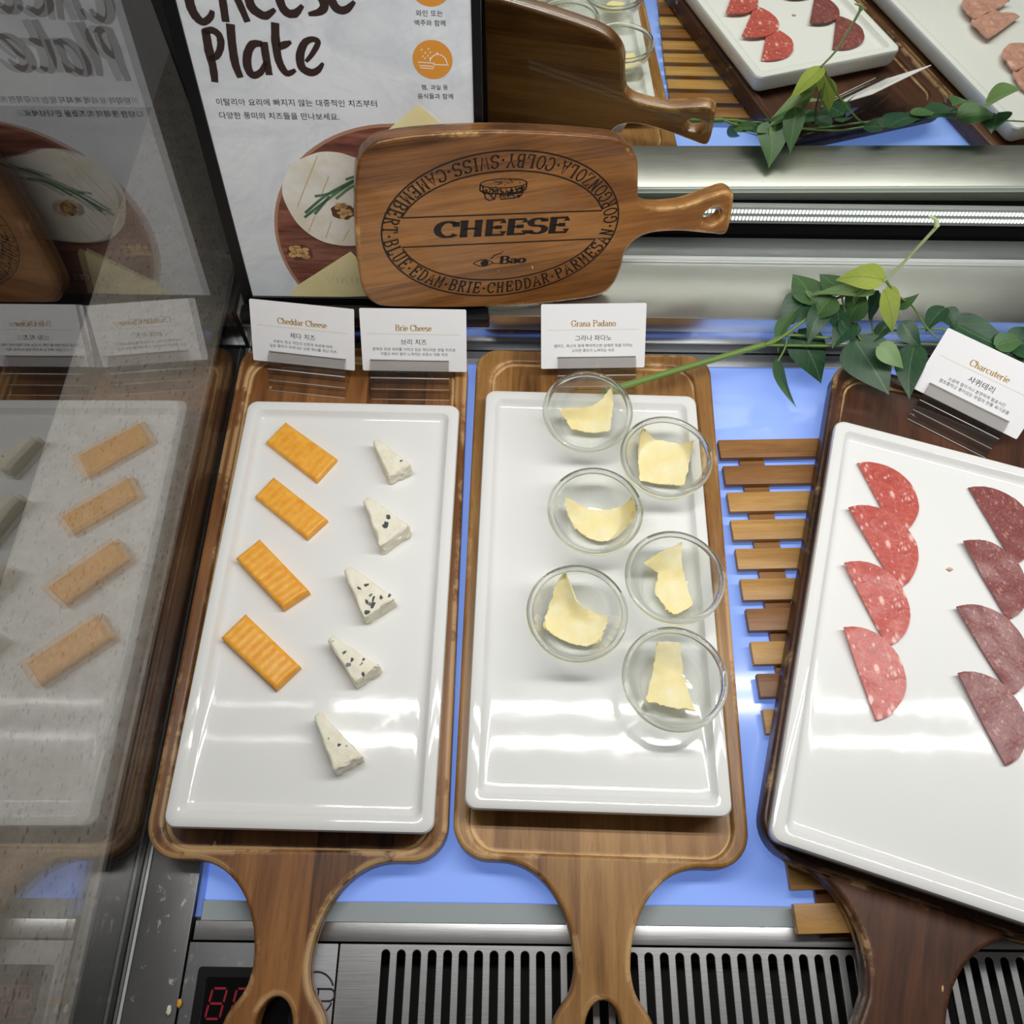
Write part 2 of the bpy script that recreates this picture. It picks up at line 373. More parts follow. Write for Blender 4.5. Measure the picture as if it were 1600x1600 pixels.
# --- a small serif stroke alphabet (letters 1 high, x-height .62)
def A(cx, cy, rx, ry, d0, d1, n=14): return [(cx+rx*math.cos(math.radians(d0+(d1-d0)*k/n)), cy+ry*math.sin(math.radians(d0+(d1-d0)*k/n))) for k in range(n+1)]
def sf(x, y, w=.13): return [(x-w, y), (x+w, y)]
G = {
 'A': (.78, [[(.10, 0), (.40, 1), (.70, 0)], [(.20, .34), (.60, .34)], sf(.10, 0), sf(.70, 0)]),
 'B': (.74, [[(.18, 0), (.18, 1)], [(.06, 1), (.40, 1)]+A(.40, .76, .20, .24, 90, -90)+[(.18, .52)], [(.40, .52)]+A(.40, .26, .26, .26, 90, -90)+[(.06, 0)]]),
 'C': (.76, [A(.42, .5, .34, .5, 42, 318, 22), [(.68, .66), (.68, .98)]]),
 'D': (.80, [[(.18, 0), (.18, 1)], [(.06, 1), (.34, 1)]+A(.34, .5, .36, .5, 90, -90, 18)+[(.06, 0)]]),
 'E': (.72, [[(.18, 0), (.18, 1)], [(.06, 1), (.62, 1), (.62, .78)], [(.06, 0), (.64, 0), (.64, .24)], [(.18, .52), (.48, .52)], [(.48, .40), (.48, .64)]]),
 'G': (.80, [A(.42, .5, .34, .5, 42, 300, 22)+[(.68, .12), (.68, .42)], [(.48, .42), (.78, .42)], [(.68, .68), (.68, .98)]]),
 'H': (.82, [[(.18, 0), (.18, 1)], [(.64, 0), (.64, 1)], [(.18, .5), (.64, .5)], sf(.18, 0), sf(.18, 1), sf(.64, 0), sf(.64, 1)]),
 'I': (.48, [[(.24, 0), (.24, 1)], sf(.24, 0, .18), sf(.24, 1, .18)]),
 'L': (.68, [[(.20, 0), (.20, 1)], sf(.20, 1), [(.08, 0), (.62, 0), (.62, .28)]]),
 'M': (.90, [[(.16, 0), (.16, 1)], [(.16, 1), (.45, .3), (.74, 1)], [(.74, 0), (.74, 1)], sf(.16, 0, .11), sf(.74, 0, .11), [(.05, 1), (.18, 1)], [(.72, 1), (.85, 1)]]),
 'N': (.82, [[(.18, 0), (.18, 1)], [(.18, 1), (.64, 0)], [(.64, 0), (.64, 1)], sf(.18, 0, .11), sf(.64, 1, .11), [(.06, 1), (.2, 1)]]),
 'O': (.82, [A(.41, .5, .34, .5, 0, 360, 28)]),
 'P': (.72, [[(.18, 0), (.18, 1)], [(.06, 1), (.38, 1)]+A(.38, .74, .26, .26, 90, -90)+[(.18, .48)], sf(.18, 0)]),
 'R': (.78, [[(.18, 0), (.18, 1)], [(.06, 1), (.38, 1)]+A(.38, .76, .24, .24, 90, -90)+[(.18, .52)], [(.38, .52), (.64, 0), (.76, 0)], sf(.18, 0)]),
 'S': (.68, [A(.34, .75, .24, .25, 35, 250, 14)+A(.34, .26, .26, .26, 70, -145, 14), [(.56, .78), (.56, 1)], [(.09, 0), (.09, .24)]]),
 'T': (.76, [[(.38, 0), (.38, 1)], [(.08, .76), (.08, 1), (.68, 1), (.68, .76)], sf(.38, 0)]),
 'U': (.82, [[(.17, 1), (.17, .34)]+A(.41, .30, .24, .30, 180, 360, 14)+[(.65, 1)], sf(.17, 1, .11), sf(.65, 1, .11)]),
 'W': (1.0, [[(.10, 1), (.30, 0), (.50, .8), (.70, 0), (.90, 1)], sf(.10, 1, .1), sf(.90, 1, .1)]),
 'Y': (.78, [[(.10, 1), (.39, .5), (.68, 1)], [(.39, 0), (.39, .5)], sf(.10, 1, .1), sf(.68, 1, .1), sf(.39, 0)]),
 'Z': (.70, [[(.10, .78), (.10, 1), (.60, 1), (.08, 0), (.62, 0), (.62, .24)]]),
 'V': (.78, [[(.10, 1), (.40, 0), (.70, 1)], sf(.10, 1, .1), sf(.70, 1, .1)]),
 'K': (.80, [[(.18, 0), (.18, 1)], [(.66, 1), (.20, .45)], [(.34, .6), (.70, 0)], sf(.18, 0), sf(.18, 1), sf(.66, 1, .1), sf(.70, 0, .1)]),
 'a': (.54, [A(.24, .47, .17, .15, 160, 0, 10)+[(.41, .10), (.50, 0)], [(.41, .38)]+A(.24, .17, .17, .17, 80, 340, 14)]),
 'c': (.50, [A(.27, .31, .21, .31, 50, 315, 18)]),
 'd': (.58, [[(.43, 0), (.43, 1), (.33, 1)], A(.25, .31, .19, .31, 20, 340, 20), [(.43, 0), (.54, 0)]]),
 'e': (.50, [[(.08, .36), (.44, .36)]+A(.26, .33, .19, .29, 5, 318, 20)]),
 'h': (.60, [[(.14, 0), (.14, 1), (.05, 1)], [(.14, .40)]+A(.30, .42, .16, .20, 160, 0, 10)+[(.46, 0)], sf(.14, 0, .09), sf(.46, 0, .09)]),
 'i': (.30, [[(.16, 0), (.16, .62), (.06, .62)], sf(.16, 0, .1), A(.15, .86, .035, .035, 0, 360, 8)]),
 'n': (.60, [[(.14, 0), (.14, .62), (.05, .62)], [(.14, .40)]+A(.30, .42, .16, .20, 160, 0, 10)+[(.46, 0)], sf(.14, 0, .09), sf(.46, 0, .09)]),
 'o': (.56, [A(.28, .31, .21, .31, 0, 360, 24)]),
 'r': (.44, [[(.14, 0), (.14, .62), (.05, .62)], [(.14, .42)]+A(.30, .44, .14, .18, 150, 40, 8), sf(.14, 0, .1)]),
 's': (.44, [A(.22, .46, .14, .16, 30, 250, 12)+A(.22, .16, .16, .16, 70, -150, 12)]),
 't': (.36, [[(.16, .84), (.16, .14)]+A(.27, .12, .11, .12, 180, 300, 8), [(.04, .60), (.32, .60)]]),
 'u': (.60, [[(.05, .62), (.14, .62), (.14, .2)]+A(.30, .19, .16, .19, 180, 340, 10), [(.36, .62), (.46, .62), (.46, 0), (.56, 0)]]),
 ' ': (.34, []), '.': (.3, [A(.15, .05, .05, .05, 0, 360, 8)]), '·': (.5, [A(.25, .42, .055, .055, 0, 360, 8)]),
}
def text_width(s, sx=1.): return sum(G[c][0] for c in s)*sx
def strokes(bm, s, fn, sx=1., nib=(.12, .05)):
    """draw s; fn maps (x, y) in letter units to the flat local plane"""
    x = 0
    for ch in s:
        wd, sts = G[ch]
        for st in sts:
            tmp = bmesh.new(); ribbon(tmp, st, .1, nib=nib)
            vm = [bm.verts.new((*fn((x+v.co.x)*sx if False else x*sx+v.co.x*sx, v.co.y), 0)) for v in tmp.verts]
            tmp.verts.index_update()
            for f in tmp.faces: bm.faces.new([vm[v.index] for v in f.verts])
            tmp.free()
        x += wd
def line_text(bm, s, cx, cy, h, width=None, sx=1., nib=(.12, .05)):
    tw = text_width(s, sx); k = h; kx = (width/tw) if width else h
    strokes(bm, s, lambda x, y: (cx+(x-tw/2)*kx, cy+y*k), sx, nib)
KLINES = ['수분이 적고 약간의 신맛과 숙성에 따라',
          '깊은 풍미가 우러나는 오랜 역사를 지닌 치즈',
          '쫀득한 천연 외피를 가지고 있는 부드러운 연질 치즈로',
          '가볍고 버터 향이 느껴지는 프랑스 대표 치즈',
          '샐러드, 파스타 등에 뿌려먹으면 섬세한 맛을 더하는',
          '고아한 풍미가 느껴지는 치즈',
          '소금에 절이거나 훈연하여 발효시킨',
          '짭조름하고 풍미있는 유럽의 전통 육가공품',
          '체다 치즈',
          '브리 치즈',
          '그라나 파다노',
          '샤퀴테리',
          '이탈리아 요리에 빠지지 않는 대중적인 치즈부터',
          '다양한 풍미의 치즈들을 만나보세요.',
          '와인 또는',
          '맥주와 함께',
          '햄, 과일 등',
          '음식들과 함께']
KCACHE = {}
def set_korean():
    """draw every character once in the built-in typeface, then set the lines from them"""
    chars = sorted({c for l in KLINES for c in l if c != ' '}); n = len(chars)
    cu = D.curves.new('t', 'FONT'); cu.size = 1; cu.resolution_u = 2; cu.space_line = 4.; cu.body = '\n'.join(chars)
    o = D.objects.new('t', cu); me = D.meshes.new_from_object(o); D.objects.remove(o); D.curves.remove(cu)
    ys = sorted(v.co.y for v in me.vertices); rows = [[ys[0]]]          # rows far apart: split where the gap is wide
    for y in ys[1:]:
        if y-rows[-1][-1] > 1.2: rows.append([y])
        else: rows[-1].append(y)
    rows = rows[::-1]; lim = [(r[0]-.01, r[-1]+.01) for r in rows]
    base = [None]*n; import bisect
    los = [l[0] for l in lim][::-1]
    rid = [len(rows)-bisect.bisect_right(los, v.co.y) for v in me.vertices]
    step = (lim[0][0]-lim[-1][0])/(n-1); GL = {}
    for i, c in enumerate(chars):
        ids = [k for k, r in enumerate(rid) if r == i]; mp = {k: j for j, k in enumerate(ids)}
        y0 = lim[0][0]-i*step; x0 = min(me.vertices[k].co.x for k in ids); x1 = max(me.vertices[k].co.x for k in ids)
        GL[c] = ([(me.vertices[k].co.x, me.vertices[k].co.y-lim[i][0]) for k in ids], [[mp[k] for k in p.vertices] for p in me.polygons if rid[p.vertices[0]] == i], x1)
    D.meshes.remove(me)
    for l in KLINES:
        vs, fs, x = [], [], 0.
        for c in l:
            if c == ' ': x += .30; continue
            gv, gf, x1 = GL[c]; k = len(vs); dy = -.10 if c not in '.,' else (-.02 if c == '.' else -.14)
            hh = max(p[1] for p in gv); dy = dy+(.92-hh)/2 if c not in '.,' else dy
            vs += [(x+p[0], p[1]+dy) for p in gv]; fs += [[i+k for i in f] for f in gf]; x += .93 if c not in '.,' else .36
        KCACHE[l] = (vs, fs)
set_korean()
def cjk(bm, s, cx, cy, width, height=None):
    """a line of Korean centred at cx, baseline cy"""
    vs, fs = KCACHE[s]; xs = [v[0] for v in vs]; x0, x1 = min(xs), max(xs); k = width/(x1-x0); ky = height if height else k
    bv = [bm.verts.new((cx+(x-(x0+x1)/2)*k, cy+y*ky, 0)) for x, y in vs]
    for f in fs:
        try: bm.faces.new([bv[i] for i in f])
        except ValueError: pass

# ================================================================== THE PLACE
Z_LEDGE, Y_LEDGE, Y_MIRROR, X_GLASS, X_R = .0516, .4908, .6007, -.2465, .86
floor = obj('floor', box(bmesh.new(), -2.5, 2.5, -1.6, 1.9, -.92, -.90), 'floor'); tag(floor, 'dark floor beyond the stone counter', None, kind='structure')
st = obj('stone_counter', box(bmesh.new(), -.408, X_GLASS-.030, -.55, .95, -.045, .0, .003), 'stone')
tag(st, 'speckled beige stone counter strip outside the left glass panel', 'counter')
box_bm = box(bmesh.new(), -.40, -.30, -.5, .9, -.90, -.046)
cb = obj('counter_base', box_bm, 'floor'); cb.parent = st

case = thing('display_case', 'chilled steel display case with backlit blue floor, mirror back and left side glass', 'display case', (0, 0, -.9))
def part(name, bm, mat, smooth=None, parent=None):
    o = obj(name, bm, mat, None, smooth); o.parent = parent or case
    if parent is None: o.matrix_parent_inverse = Matrix.Translation((0, 0, .9))
    return o
part('case_body', box(bmesh.new(), X_GLASS-.028, X_R, -.30, .68, -.90, -.060), 'black')
part('tray', box(bmesh.new(), X_GLASS+.002, X_R, .0215, .4900, -.060, -.012), 'steel_side')
part('light_panel', box(bmesh.new(), -.2035, X_R, .0335, .4735, -.010, 0, .0012), 'panel', 40)
part('frosted_edge', box(bmesh.new(), -.2035, X_R, .0215, .0333, -.010, -.0003), 'frost')
part('light_tube', tube_mesh(bmesh.new(), [(-.2062, .0235, -.003), (-.2062, .47, -.003)], .0024, 12), 'tube', 0)
part('panel_strip', box(bmesh.new(), -.2035, X_R,   .4745, .4805, -.010, .0003, .0003), 'alu', 40)
part('panel_strip', box(bmesh.new(), -.2035, X_R, .4812, .4900, -.014, -.0015, .001), 'gasket', 40)
part('riser', box(bmesh.new(), X_GLASS+.002, X_R, Y_LEDGE, Y_LEDGE+.002, -.012, Z_LEDGE-.0006), 'steel_polish')
part('rear_ledge', box(bmesh.new(), X_GLASS+.002, X_R, Y_LEDGE-.0006, .5545, Z_LEDGE-.02, Z_LEDGE, .0012), 'steel_ledge', 40)
part('ledge_lip', box(bmesh.new(), X_GLASS+.002, X_R, .5550, .5605, Z_LEDGE-.02, Z_LEDGE+.003, .001), 'alu', 40)
part('door_track', box(bmesh.new(), X_GLASS+.002, X_R, .5610, .5845, Z_LEDGE-.02, Z_LEDGE+.0015, .001), 'grey_track', 40)
part('track_slot', box(bmesh.new(), X_GLASS+.002, X_R, .5850, .6000, Z_LEDGE-.02, Z_LEDGE+.002), 'black_gloss')
led_z0, led_z1 = .0665, .0835
part('led_channel', box(bmesh.new(), -.2, X_R, .5925, .5985, led_z0-.003, led_z1+.0005, .0008), 'led_body', 40)
bm = bmesh.new()
x = -.02
while x < X_R-.01:
    for zz in (.0705, .0793):
        bmesh.ops.create_cube(bm, size=1, matrix=Matrix.Translation((x, .5922, zz)) @ Matrix.Diagonal((.0020, .0012, .0042, 1)))
    x += .0033
o = part('led_row', bm, 'led'); o['kind'] = 'stuff'
mr = part('mirror_panel', box(bmesh.new(), X_GLASS+.018, X_R, 0, .005, led_z1-.024, .36), 'mirror')
mr.matrix_parent_inverse = Matrix.Translation((0, 0, .9)); mr.location = (0, Y_MIRROR, .022); mr.rotation_euler = (-math.radians(1.75), 0, math.radians(.6))
part('side_glass', box(bmesh.new(), X_GLASS-.003, X_GLASS, -.30, .66, -.004, .62), 'side_glass')
part('corner_post', box(bmesh.new(), X_GLASS+.0005, X_GLASS+.016, .553, .5995, Z_LEDGE+.004, .62, .001), 'black', 40)
part('side_frame', box(bmesh.new(), X_GLASS-.028, X_GLASS-.0035, -.30, .66, -.058, -.004, .001), 'black_gloss', 40)
part('side_frame_edge', box(bmesh.new(), X_GLASS-.0295, X_GLASS-.0282, -.30, .66, -.058, -.001), 'steel')
part('glass_seam', box(bmesh.new(), X_GLASS+.0003, X_GLASS+.0022, -.30, .49, -.05, -.0005), 'alu')
part('side_trim', box(bmesh.new(), X_GLASS+.0028, -.2095, -.30, .489, -.058, 0, .001), 'steel_side', 40)
part('front_rail', box(bmesh.new(), -.2065, X_R, .0100, .0212, -.02, .0003, .0003), 'steel', 40)
# vent grille: one slotted plate
pit = .01015; gx0 = -.1093
x = Zp(602, 1500, 0).x; loops = [rrect(gx0, X_R, -.20, .0088, .0008, 2)]
while x < X_R-.02:
    loops.append(rrect(x-.0027, x+.0027, -.12, .0056, .00268, 5)); x += pit
part('vent_grille', merge([slab(loops, -.003, 0, .0004, 1)]), 'steel', 40)
part('vent_shade_block', box(bmesh.new(), gx0+.001, X_R, -.29, .0205, -.058, -.022), 'dark')  # solid dark block, shade under the grille put into its colour
# control panel with its display and maker's mark
part('control_panel', box(bmesh.new(), -.2082, gx0-.0009, -.20, .0088, -.006, 0, .0008), 'steel_panel', 40)
cp = case.children[-1]
q0, q1 = Zp(311, 1510, 0), Zp(404, 1600, 0)
def sub(name, bm, mat, smooth=None):
    o = obj(name, bm, mat, None, smooth); o.parent = cp; return o
xl, yt = q0.x, q0.y
sub('display_bezel', merge([slab([rrect(xl, xl+.068, yt-.038, yt, .002, 3), rrect(xl+.0065, xl+.0615, yt-.0315, yt-.0062, .0008, 2)], -.0016, .0004, .0004, 2)]), 'black', 40)
sub('display_window', box(bmesh.new(), xl+.006, xl+.062, yt-.032, yt-.006, -.0002, .00012), 'black_gloss')
M['digit'] = plain('red_digit', lin(120, 16, 34), .4, emis=(.55, .012, .04, 1), es=.14)
def digit(x, segs):
    bm = bmesh.new(); W, Hh, g = .0092, .0165, .0007; y0 = yt-.0285; sl = .14
    P = {'a': ((0, Hh), (W, Hh)), 'g': ((0, Hh/2), (W, Hh/2)), 'd': ((0, 0), (W, 0)), 'f': ((0, Hh/2), (0, Hh)), 'b': ((W, Hh/2), (W, Hh)), 'e': ((0, 0), (0, Hh/2)), 'c': ((W, 0), (W, Hh/2))}
    for s_ in segs:
        a, b = [Vector(p) for p in P[s_]]; d = (b-a).normalized(); a = a+d*g; b = b-d*g
        ribbon(bm, [(x+p.x+p.y*sl, y0+p.y) for p in (a, a+d*.0006, b-d*.0006, b)], [.0004, .0013, .0013, .0004], .00022)
    return bm
sub('display_digit', digit(xl+.0090, 'abcdefg'), 'digit'); sub('display_digit', digit(xl+.0245, 'acdefg'), 'digit')
bm = bmesh.new(); c = Zp(492, 1553, 0); R_ = .0122
for a0, a1 in ((-68, -22), (22, 158), (202, 248)): ribbon(bm, [(c.x+R_*math.cos(math.radians(a0+(a1-a0)*k/20)), c.y+R_*math.sin(math.radians(a0+(a1-a0)*k/20))) for k in range(21)], .0011, .0003)
ribbon(bm, [(c.x+.001, c.y+.0028), (c.x+.0095, c.y+.0028)]+[(c.x+.0095+.0033*math.cos(math.radians(a)), c.y-.0005+.0033*math.sin(math.radians(a))) for a in range(80, -91, -10)]+[(c.x+.0022, c.y-.0038), (c.x+.0022, c.y+.0028)], .0011, .0003)
ribbon(bm, [(c.x-.001, c.y+.0028), (c.x-.0095, c.y+.0028)]+[(c.x-.0095-.0033*math.cos(math.radians(a)), c.y-.0005+.0033*math.sin(math.radians(a))) for a in range(80, -91, -10)]+[(c.x-.0022, c.y-.0038), (c.x-.0022, c.y+.0028)], .0011, .0003)
sub('maker_mark', bm, 'ink')
# canopy light above the food: two rows of LEDs
lb = part('canopy_light_bar', box(bmesh.new(), X_GLASS+.004, X_R, .235, .312, .6285, .645, .002), 'alu', 40)
for yy in (.2956, .2498):
    ld = D.lights.new('led_strip_light', 'AREA'); ld.shape = 'RECTANGLE'; ld.size = X_R-X_GLASS-.03; ld.size_y = .006; ld.energy = LED_POWER; ld.spread = math.radians(142); ld.color = (1, .985, .955)
    lo = D.objects.new('led_strip_light', ld); COL.objects.link(lo); lo.location = ((X_R+X_GLASS)/2, yy, .626)
# ------------------------------------------------------------------ slatted rack
rk = thing('slatted_rack', 'slatted brown wooden rack lying flat on the blue light panel under the dark board', 'rack', (.178, .390, 0), math.radians(2.0))
for xx in (.0175, .165): boxo('rail', (xx, xx+.021, -.376, -.006, .0002, .0052), 'slat2', rk)
for k in range(15):
    y1 = -k*.0254; bm = box(bmesh.new(), 0, .205, y1-.0178, y1, .0054, .0122, .0009)
    o = obj('slat', bm, 'slat' if k not in (0, 1, 6, 8) else 'slat2', rk, 40); o.location.x = random.uniform(-.0008, .0008); o.location.y = random.uniform(-.0006, .0006)

# ------------------------------------------------------------------ serving boards
def board_outline(wb, wf, L, flare_x=.067, neck=.0176, neck_y=-.060, end_w=.0315, end_y=-.158):
    right = []
    rb, rf = .020, .024; hb, hf = wb/2, wf/2
    right += [(hb-rb+rb*math.cos(math.radians(a)), L-rb+rb*math.sin(math.radians(a))) for a in range(90, -1, -10)]
    right += [(hf-rf+rf*math.cos(math.radians(a)), rf+rf*math.sin(math.radians(a))) for a in range(0, -91, -10)]
    fx, n = flare_x, 14
    right += [(fx-(fx-neck)*math.sin(PI/2*k/n), neck_y-neck_y*math.cos(PI/2*k/n)) for k in range(n+1)]
    hw = catmull([(neck, neck_y), (neck+.0030, neck_y-.013), (end_w, neck_y-.031), (end_w+.005, end_y+.030), (end_w-.010, end_y+.004), (0, end_y)], 6)
    right += [(p[0], p[1]) for p in [(v.x, v.y) for v in hw][1:]]
    return right+[(-x, y) for (x, y) in right[-2:0:-1]]+[(-right[0][0], right[0][1])]
catm0 = catmull
def catmull(pts, n=8, closed=False):
    return catm0([Vector((*p, 0)) if len(p) == 2 else Vector(p) for p in pts], n, closed)
def serving_board(label, mat, loc, rotz, L, wb, wf, front_rim=.035, side=.011, group='handled serving boards', **kw):
    t = thing('serving_board', label, 'serving board', loc, rotz, group)
    out = board_outline(wb, wf, L, **kw); hole = ell(0, -.0925, .0115, .0160, 28)
    rec = rrect(-min(wb, wf)/2+side, min(wb, wf)/2-side, front_rim-.012, L-.014, .020, 8)
    bm = merge([slab([out, hole], 0, .0178, .004, 3), slab([out, hole, rec], .006, .022, .0028, 4)])
    obj('wood_panel', bm, mat, t, 35); return t
b2a = math.radians(-1.3)
serving_board('worn brown handled board at the left glass, carrying cheddar and brie', 'board_a', (-.1420, .0560, .0006), 0., .420, .2035, .2035, front_rim=.019)
serving_board('golden brown handled board in the middle, carrying six glass bowls', 'board_b', (.0627, .0560, .0006), b2a, .418, .209, .200, front_rim=.0175)
b3 = math.radians(-17.0)
dirx, diry = Vector((math.cos(b3), math.sin(b3), 0)), Vector((-math.sin(b3), math.cos(b3), 0))
bl3 = Vector((.1655, .066, .0125)); org3 = bl3+dirx*.1015
serving_board('dark red-brown handled board on the slatted rack, carrying salami', 'board_c', (org3.x, org3.y, .0129), b3, .412, .205, .205, front_rim=.012, flare_x=.0785, neck=.0235, neck_y=-.062)
b4 = math.radians(-16.5); d4x, d4y = Vector((math.cos(b4), math.sin(b4), 0)), Vector((-math.sin(b4), math.cos(b4), 0))
org4 = Vector((.528, .505, .0006))+d4x*.1025-d4y*.418
serving_board('scuffed board with ham at the far right, seen only in the rear mirror', 'board_d', org4, b4, .418, .205, .205, front_rim=.030)

# ------------------------------------------------------------------ porcelain plates
PW, PLn = .1778, .3308
def plate(label, loc, rotz):
    rings = [(.010, 0, .006), (.004, .0006, .007), (.0012, .006, .008), (.0002, .016, .008), (0, .0195, .008), (.0008, .0212, .0078), (.0024, .0220, .007), (.0068, .0221, .006), (.0086, .0215, .0055), (.0100, .0195, .005), (.0110, .0172, .005), (.0128, .0157, .0045), (.016, .0152, .004), (.0185, .0152, .0035), (.023, .0152, .003)]
    vs, fs, n = [], [], 0
    for ins, z, r in rings:
        lp = rrect(-PW/2+ins, PW/2-ins, -PLn/2+ins, PLn/2-ins, max(r, .0015), 5); n = len(lp); vs += [(x, y, z) for x, y in lp]
    for i in range(len(rings)-1):
        for k in range(n): fs.append((i*n+k, i*n+(k+1) % n, (i+1)*n+(k+1) % n, (i+1)*n+k))
    fs.append(tuple(range(n-1, -1, -1))); fs.append(tuple(range((len(rings)-1)*n, len(rings)*n)))
    o = data('plate', vs, fs, 'porcelain', None, 30); o.location = loc; o.rotation_euler = (0, 0, rotz)
    return tag(o, label, 'plate', 'rectangular porcelain plates')
ZP = .0230; ZS = ZP+.0152
plate('white rectangular plate with cheddar slabs and brie wedges', (-.1348, .2373, ZP), -.0117)
plate('white rectangular plate under the six glass bowls', (.0631, .2501, ZP), -.0188)
Z3 = .0129+.0224; ZS3 = Z3+.0152
plate('white rectangular plate with red and dark salami slices', (.301, .2008, Z3), -.2989)
c4 = org4+d4x*.0+d4y*.205; plate('white rectangular plate with ham, seen only in the rear mirror', (c4.x, c4.y, ZP), b4)

# ------------------------------------------------------------------ cheddar slabs
def cheddar_slab(px, h, label):
    P = [Zp(u, v, ZS+h) for u, v in px]; c = sum(P, Vector())/4
    nx, ny = 54, 14; vs, fs = [], []
    def pt(s, t):
        a = P[0].lerp(P[3], t); b = P[1].lerp(P[2], t); return a
    # px order: near-left, far-left, far-right, near-right ; long axis 0->3 / 1->2
    for i in range(nx+1):
        s = i/nx
        for j in range(ny+1):
            t = j/ny; q = P[0].lerp(P[3], s).lerp(P[1].lerp(P[2], s), t)
            e = min(s*nx/2.2, (1-s)*nx/2.2, t*ny/1.6, (1-t)*ny/1.6, 1.); e = math.sqrt(max(0, 1-(1-e)**2))
            z = .00014*math.sin(s*2*PI*9.5+.6*math.sin(t*3)) - (1-e)*.0013 + .0004*noise.noise(q*60)
            d = (q-c); q = c+d*(1+.012*(1-e)) if False else q
            vs.append((q.x-c.x, q.y-c.y, h+z))
    m = (nx+1)*(ny+1); idx = lambda i, j: i*(ny+1)+j
    for i in range(nx):
        for j in range(ny): fs.append((idx(i, j), idx(i+1, j), idx(i+1, j+1), idx(i, j+1)))
    rim = [idx(i, 0) for i in range(nx+1)]+[idx(nx, j) for j in range(1, ny+1)]+[idx(i, ny) for i in range(nx-1, -1, -1)]+[idx(0, j) for j in range(ny-1, 0, -1)]
    base = len(vs)
    for k in rim: x_, y_, _ = vs[k]; vs.append((x_*1.006, y_*1.006, h*.45))
    b2 = len(vs)
    for k in rim: x_, y_, _ = vs[k]; vs.append((x_, y_, 0))
    R_ = len(rim)
    for k in range(R_):
        k2 = (k+1) % R_
        fs.append((rim[k2], rim[k], base+k, base+k2)); fs.append((base+k2, base+k, b2+k, b2+k2))
    fs.append(tuple(b2+k for k in range(R_)))
    bm = bmesh.new(); me = D.meshes.new('t'); me.from_pydata(vs, [], fs); bm.from_mesh(me); D.meshes.remove(me)
    bmesh.ops.recalc_face_normals(bm, faces=bm.faces[:])
    o = obj('cheddar_slab', bm, 'cheddar', None, 60); o.location = (c.x, c.y, ZS+.0001); return tag(o, label, 'cheese', 'rippled cheddar slabs')
cheddar_slab(((415, 690), (446, 659), (526, 716), (494, 751)), .0060, 'orange cheddar slab nearest the cheddar name card')
cheddar_slab(((398, 775), (427, 745), (511, 811), (479, 840)), .0065, 'orange cheddar slab, second from the name cards')
cheddar_slab(((368, 872), (405, 842), (482, 922), (441, 949)), .0095, 'orange cheddar slab, third from the name cards, thickest end')
cheddar_slab(((345, 996), (383, 959), (468, 1040), (430, 1076)), .0080, 'orange cheddar slab, lowest of the four on the plate')

# ------------------------------------------------------------------ brie wedges
def brie(px, h, label, spots, seed):
    P = [Zp(u, v, ZS+h) for u, v in px]; c = sum(P, Vector())/3; c.z = ZS
    bm = bmesh.new(); n3 = 4
    ap = P[0].lerp((P[1]+P[2])/2, .04); wv = (P[2]-P[1])*.11; Q = [ap-wv, P[1], P[2], ap+wv]
    top = [bm.verts.new((p.x-c.x, p.y-c.y, h)) for p in Q]; bot = [bm.verts.new(((p.x-c.x)*1.06, (p.y-c.y)*1.06, 0)) for p in Q]
    bm.faces.new(top); bm.faces.new(bot[::-1])
    for i in range(4): bm.faces.new((top[i], bot[i], bot[(i+1) % 4], top[(i+1) % 4]))
    bmesh.ops.recalc_face_normals(bm, faces=bm.faces[:])
    bmesh.ops.bevel(bm, geom=[e for e in bm.edges], offset=.0016, segments=2, affect='EDGES', profile=.5)
    bmesh.ops.triangulate(bm, faces=bm.faces[:]); 
    for _ in range(3):
        bmesh.ops.subdivide_edges(bm, edges=[e for e in bm.edges if e.calc_length() > .0016], cuts=1, use_grid_fill=True)
    bmesh.ops.triangulate(bm, faces=bm.faces[:])
    base_mid = (P[1]+P[2])/2-c; bd = Vector((base_mid.x, base_mid.y, 0)).normalized(); bl = Vector((base_mid.x, base_mid.y, 0)).length
    for v in bm.verts:
        k = max(0., min(1., (v.co.dot(bd)/bl-.72)/.25)); s = Vector((seed*3.1, seed, 0))
        n_ = noise.noise_vector(v.co*260+s)*.0005+noise.noise_vector(v.co*110+s)*.0010
        v.co += n_+noise.noise_vector(v.co*420+s)*.0014*k
        v.co.z = max(v.co.z, .0001)
    o = obj('brie_wedge', bm, 'brie', None, 50); o.location = c; tag(o, label, 'cheese', 'soft white cheese wedges')
    b2 = bmesh.new(); b3_ = bmesh.new(); rnd = random.Random(seed)
    for (a, t, sz, pale) in spots:
        e = P[1].lerp(P[2], t); q = P[0].lerp(e, a)-c
        tgt = b3_ if pale else b2
        m_ = Matrix.Translation((q.x, q.y, h-.0006+rnd.uniform(0, .0007))) @ Matrix.Rotation(rnd.uniform(0, 6), 4, 'Z') @ Matrix.Rotation(rnd.uniform(-.3, .3), 4, 'X') @ Matrix.Diagonal((sz, sz*rnd.uniform(.45, .8), .0016, 1))
        r_ = bmesh.ops.create_cone(tgt, cap_ends=True, segments=7, radius1=.5, radius2=.46, depth=1, matrix=m_)
        for v in r_['verts']: v.co += Vector((rnd.uniform(-1, 1), rnd.uniform(-1, 1), 0))*sz*.16
    if spots:
        if len(b2.verts): obj('mold_flecks', b2, 'mold', o)
        else: b2.free()
        if len(b3_.verts): obj('pale_mold_flecks', b3_, 'mold2', o)
        else: b3_.free()
    return o
brie(((584, 684), (606, 744), (643, 727)), .016, 'white brie wedge nearest the brie name card', [(.80, .85, .0024, 0)], 3)
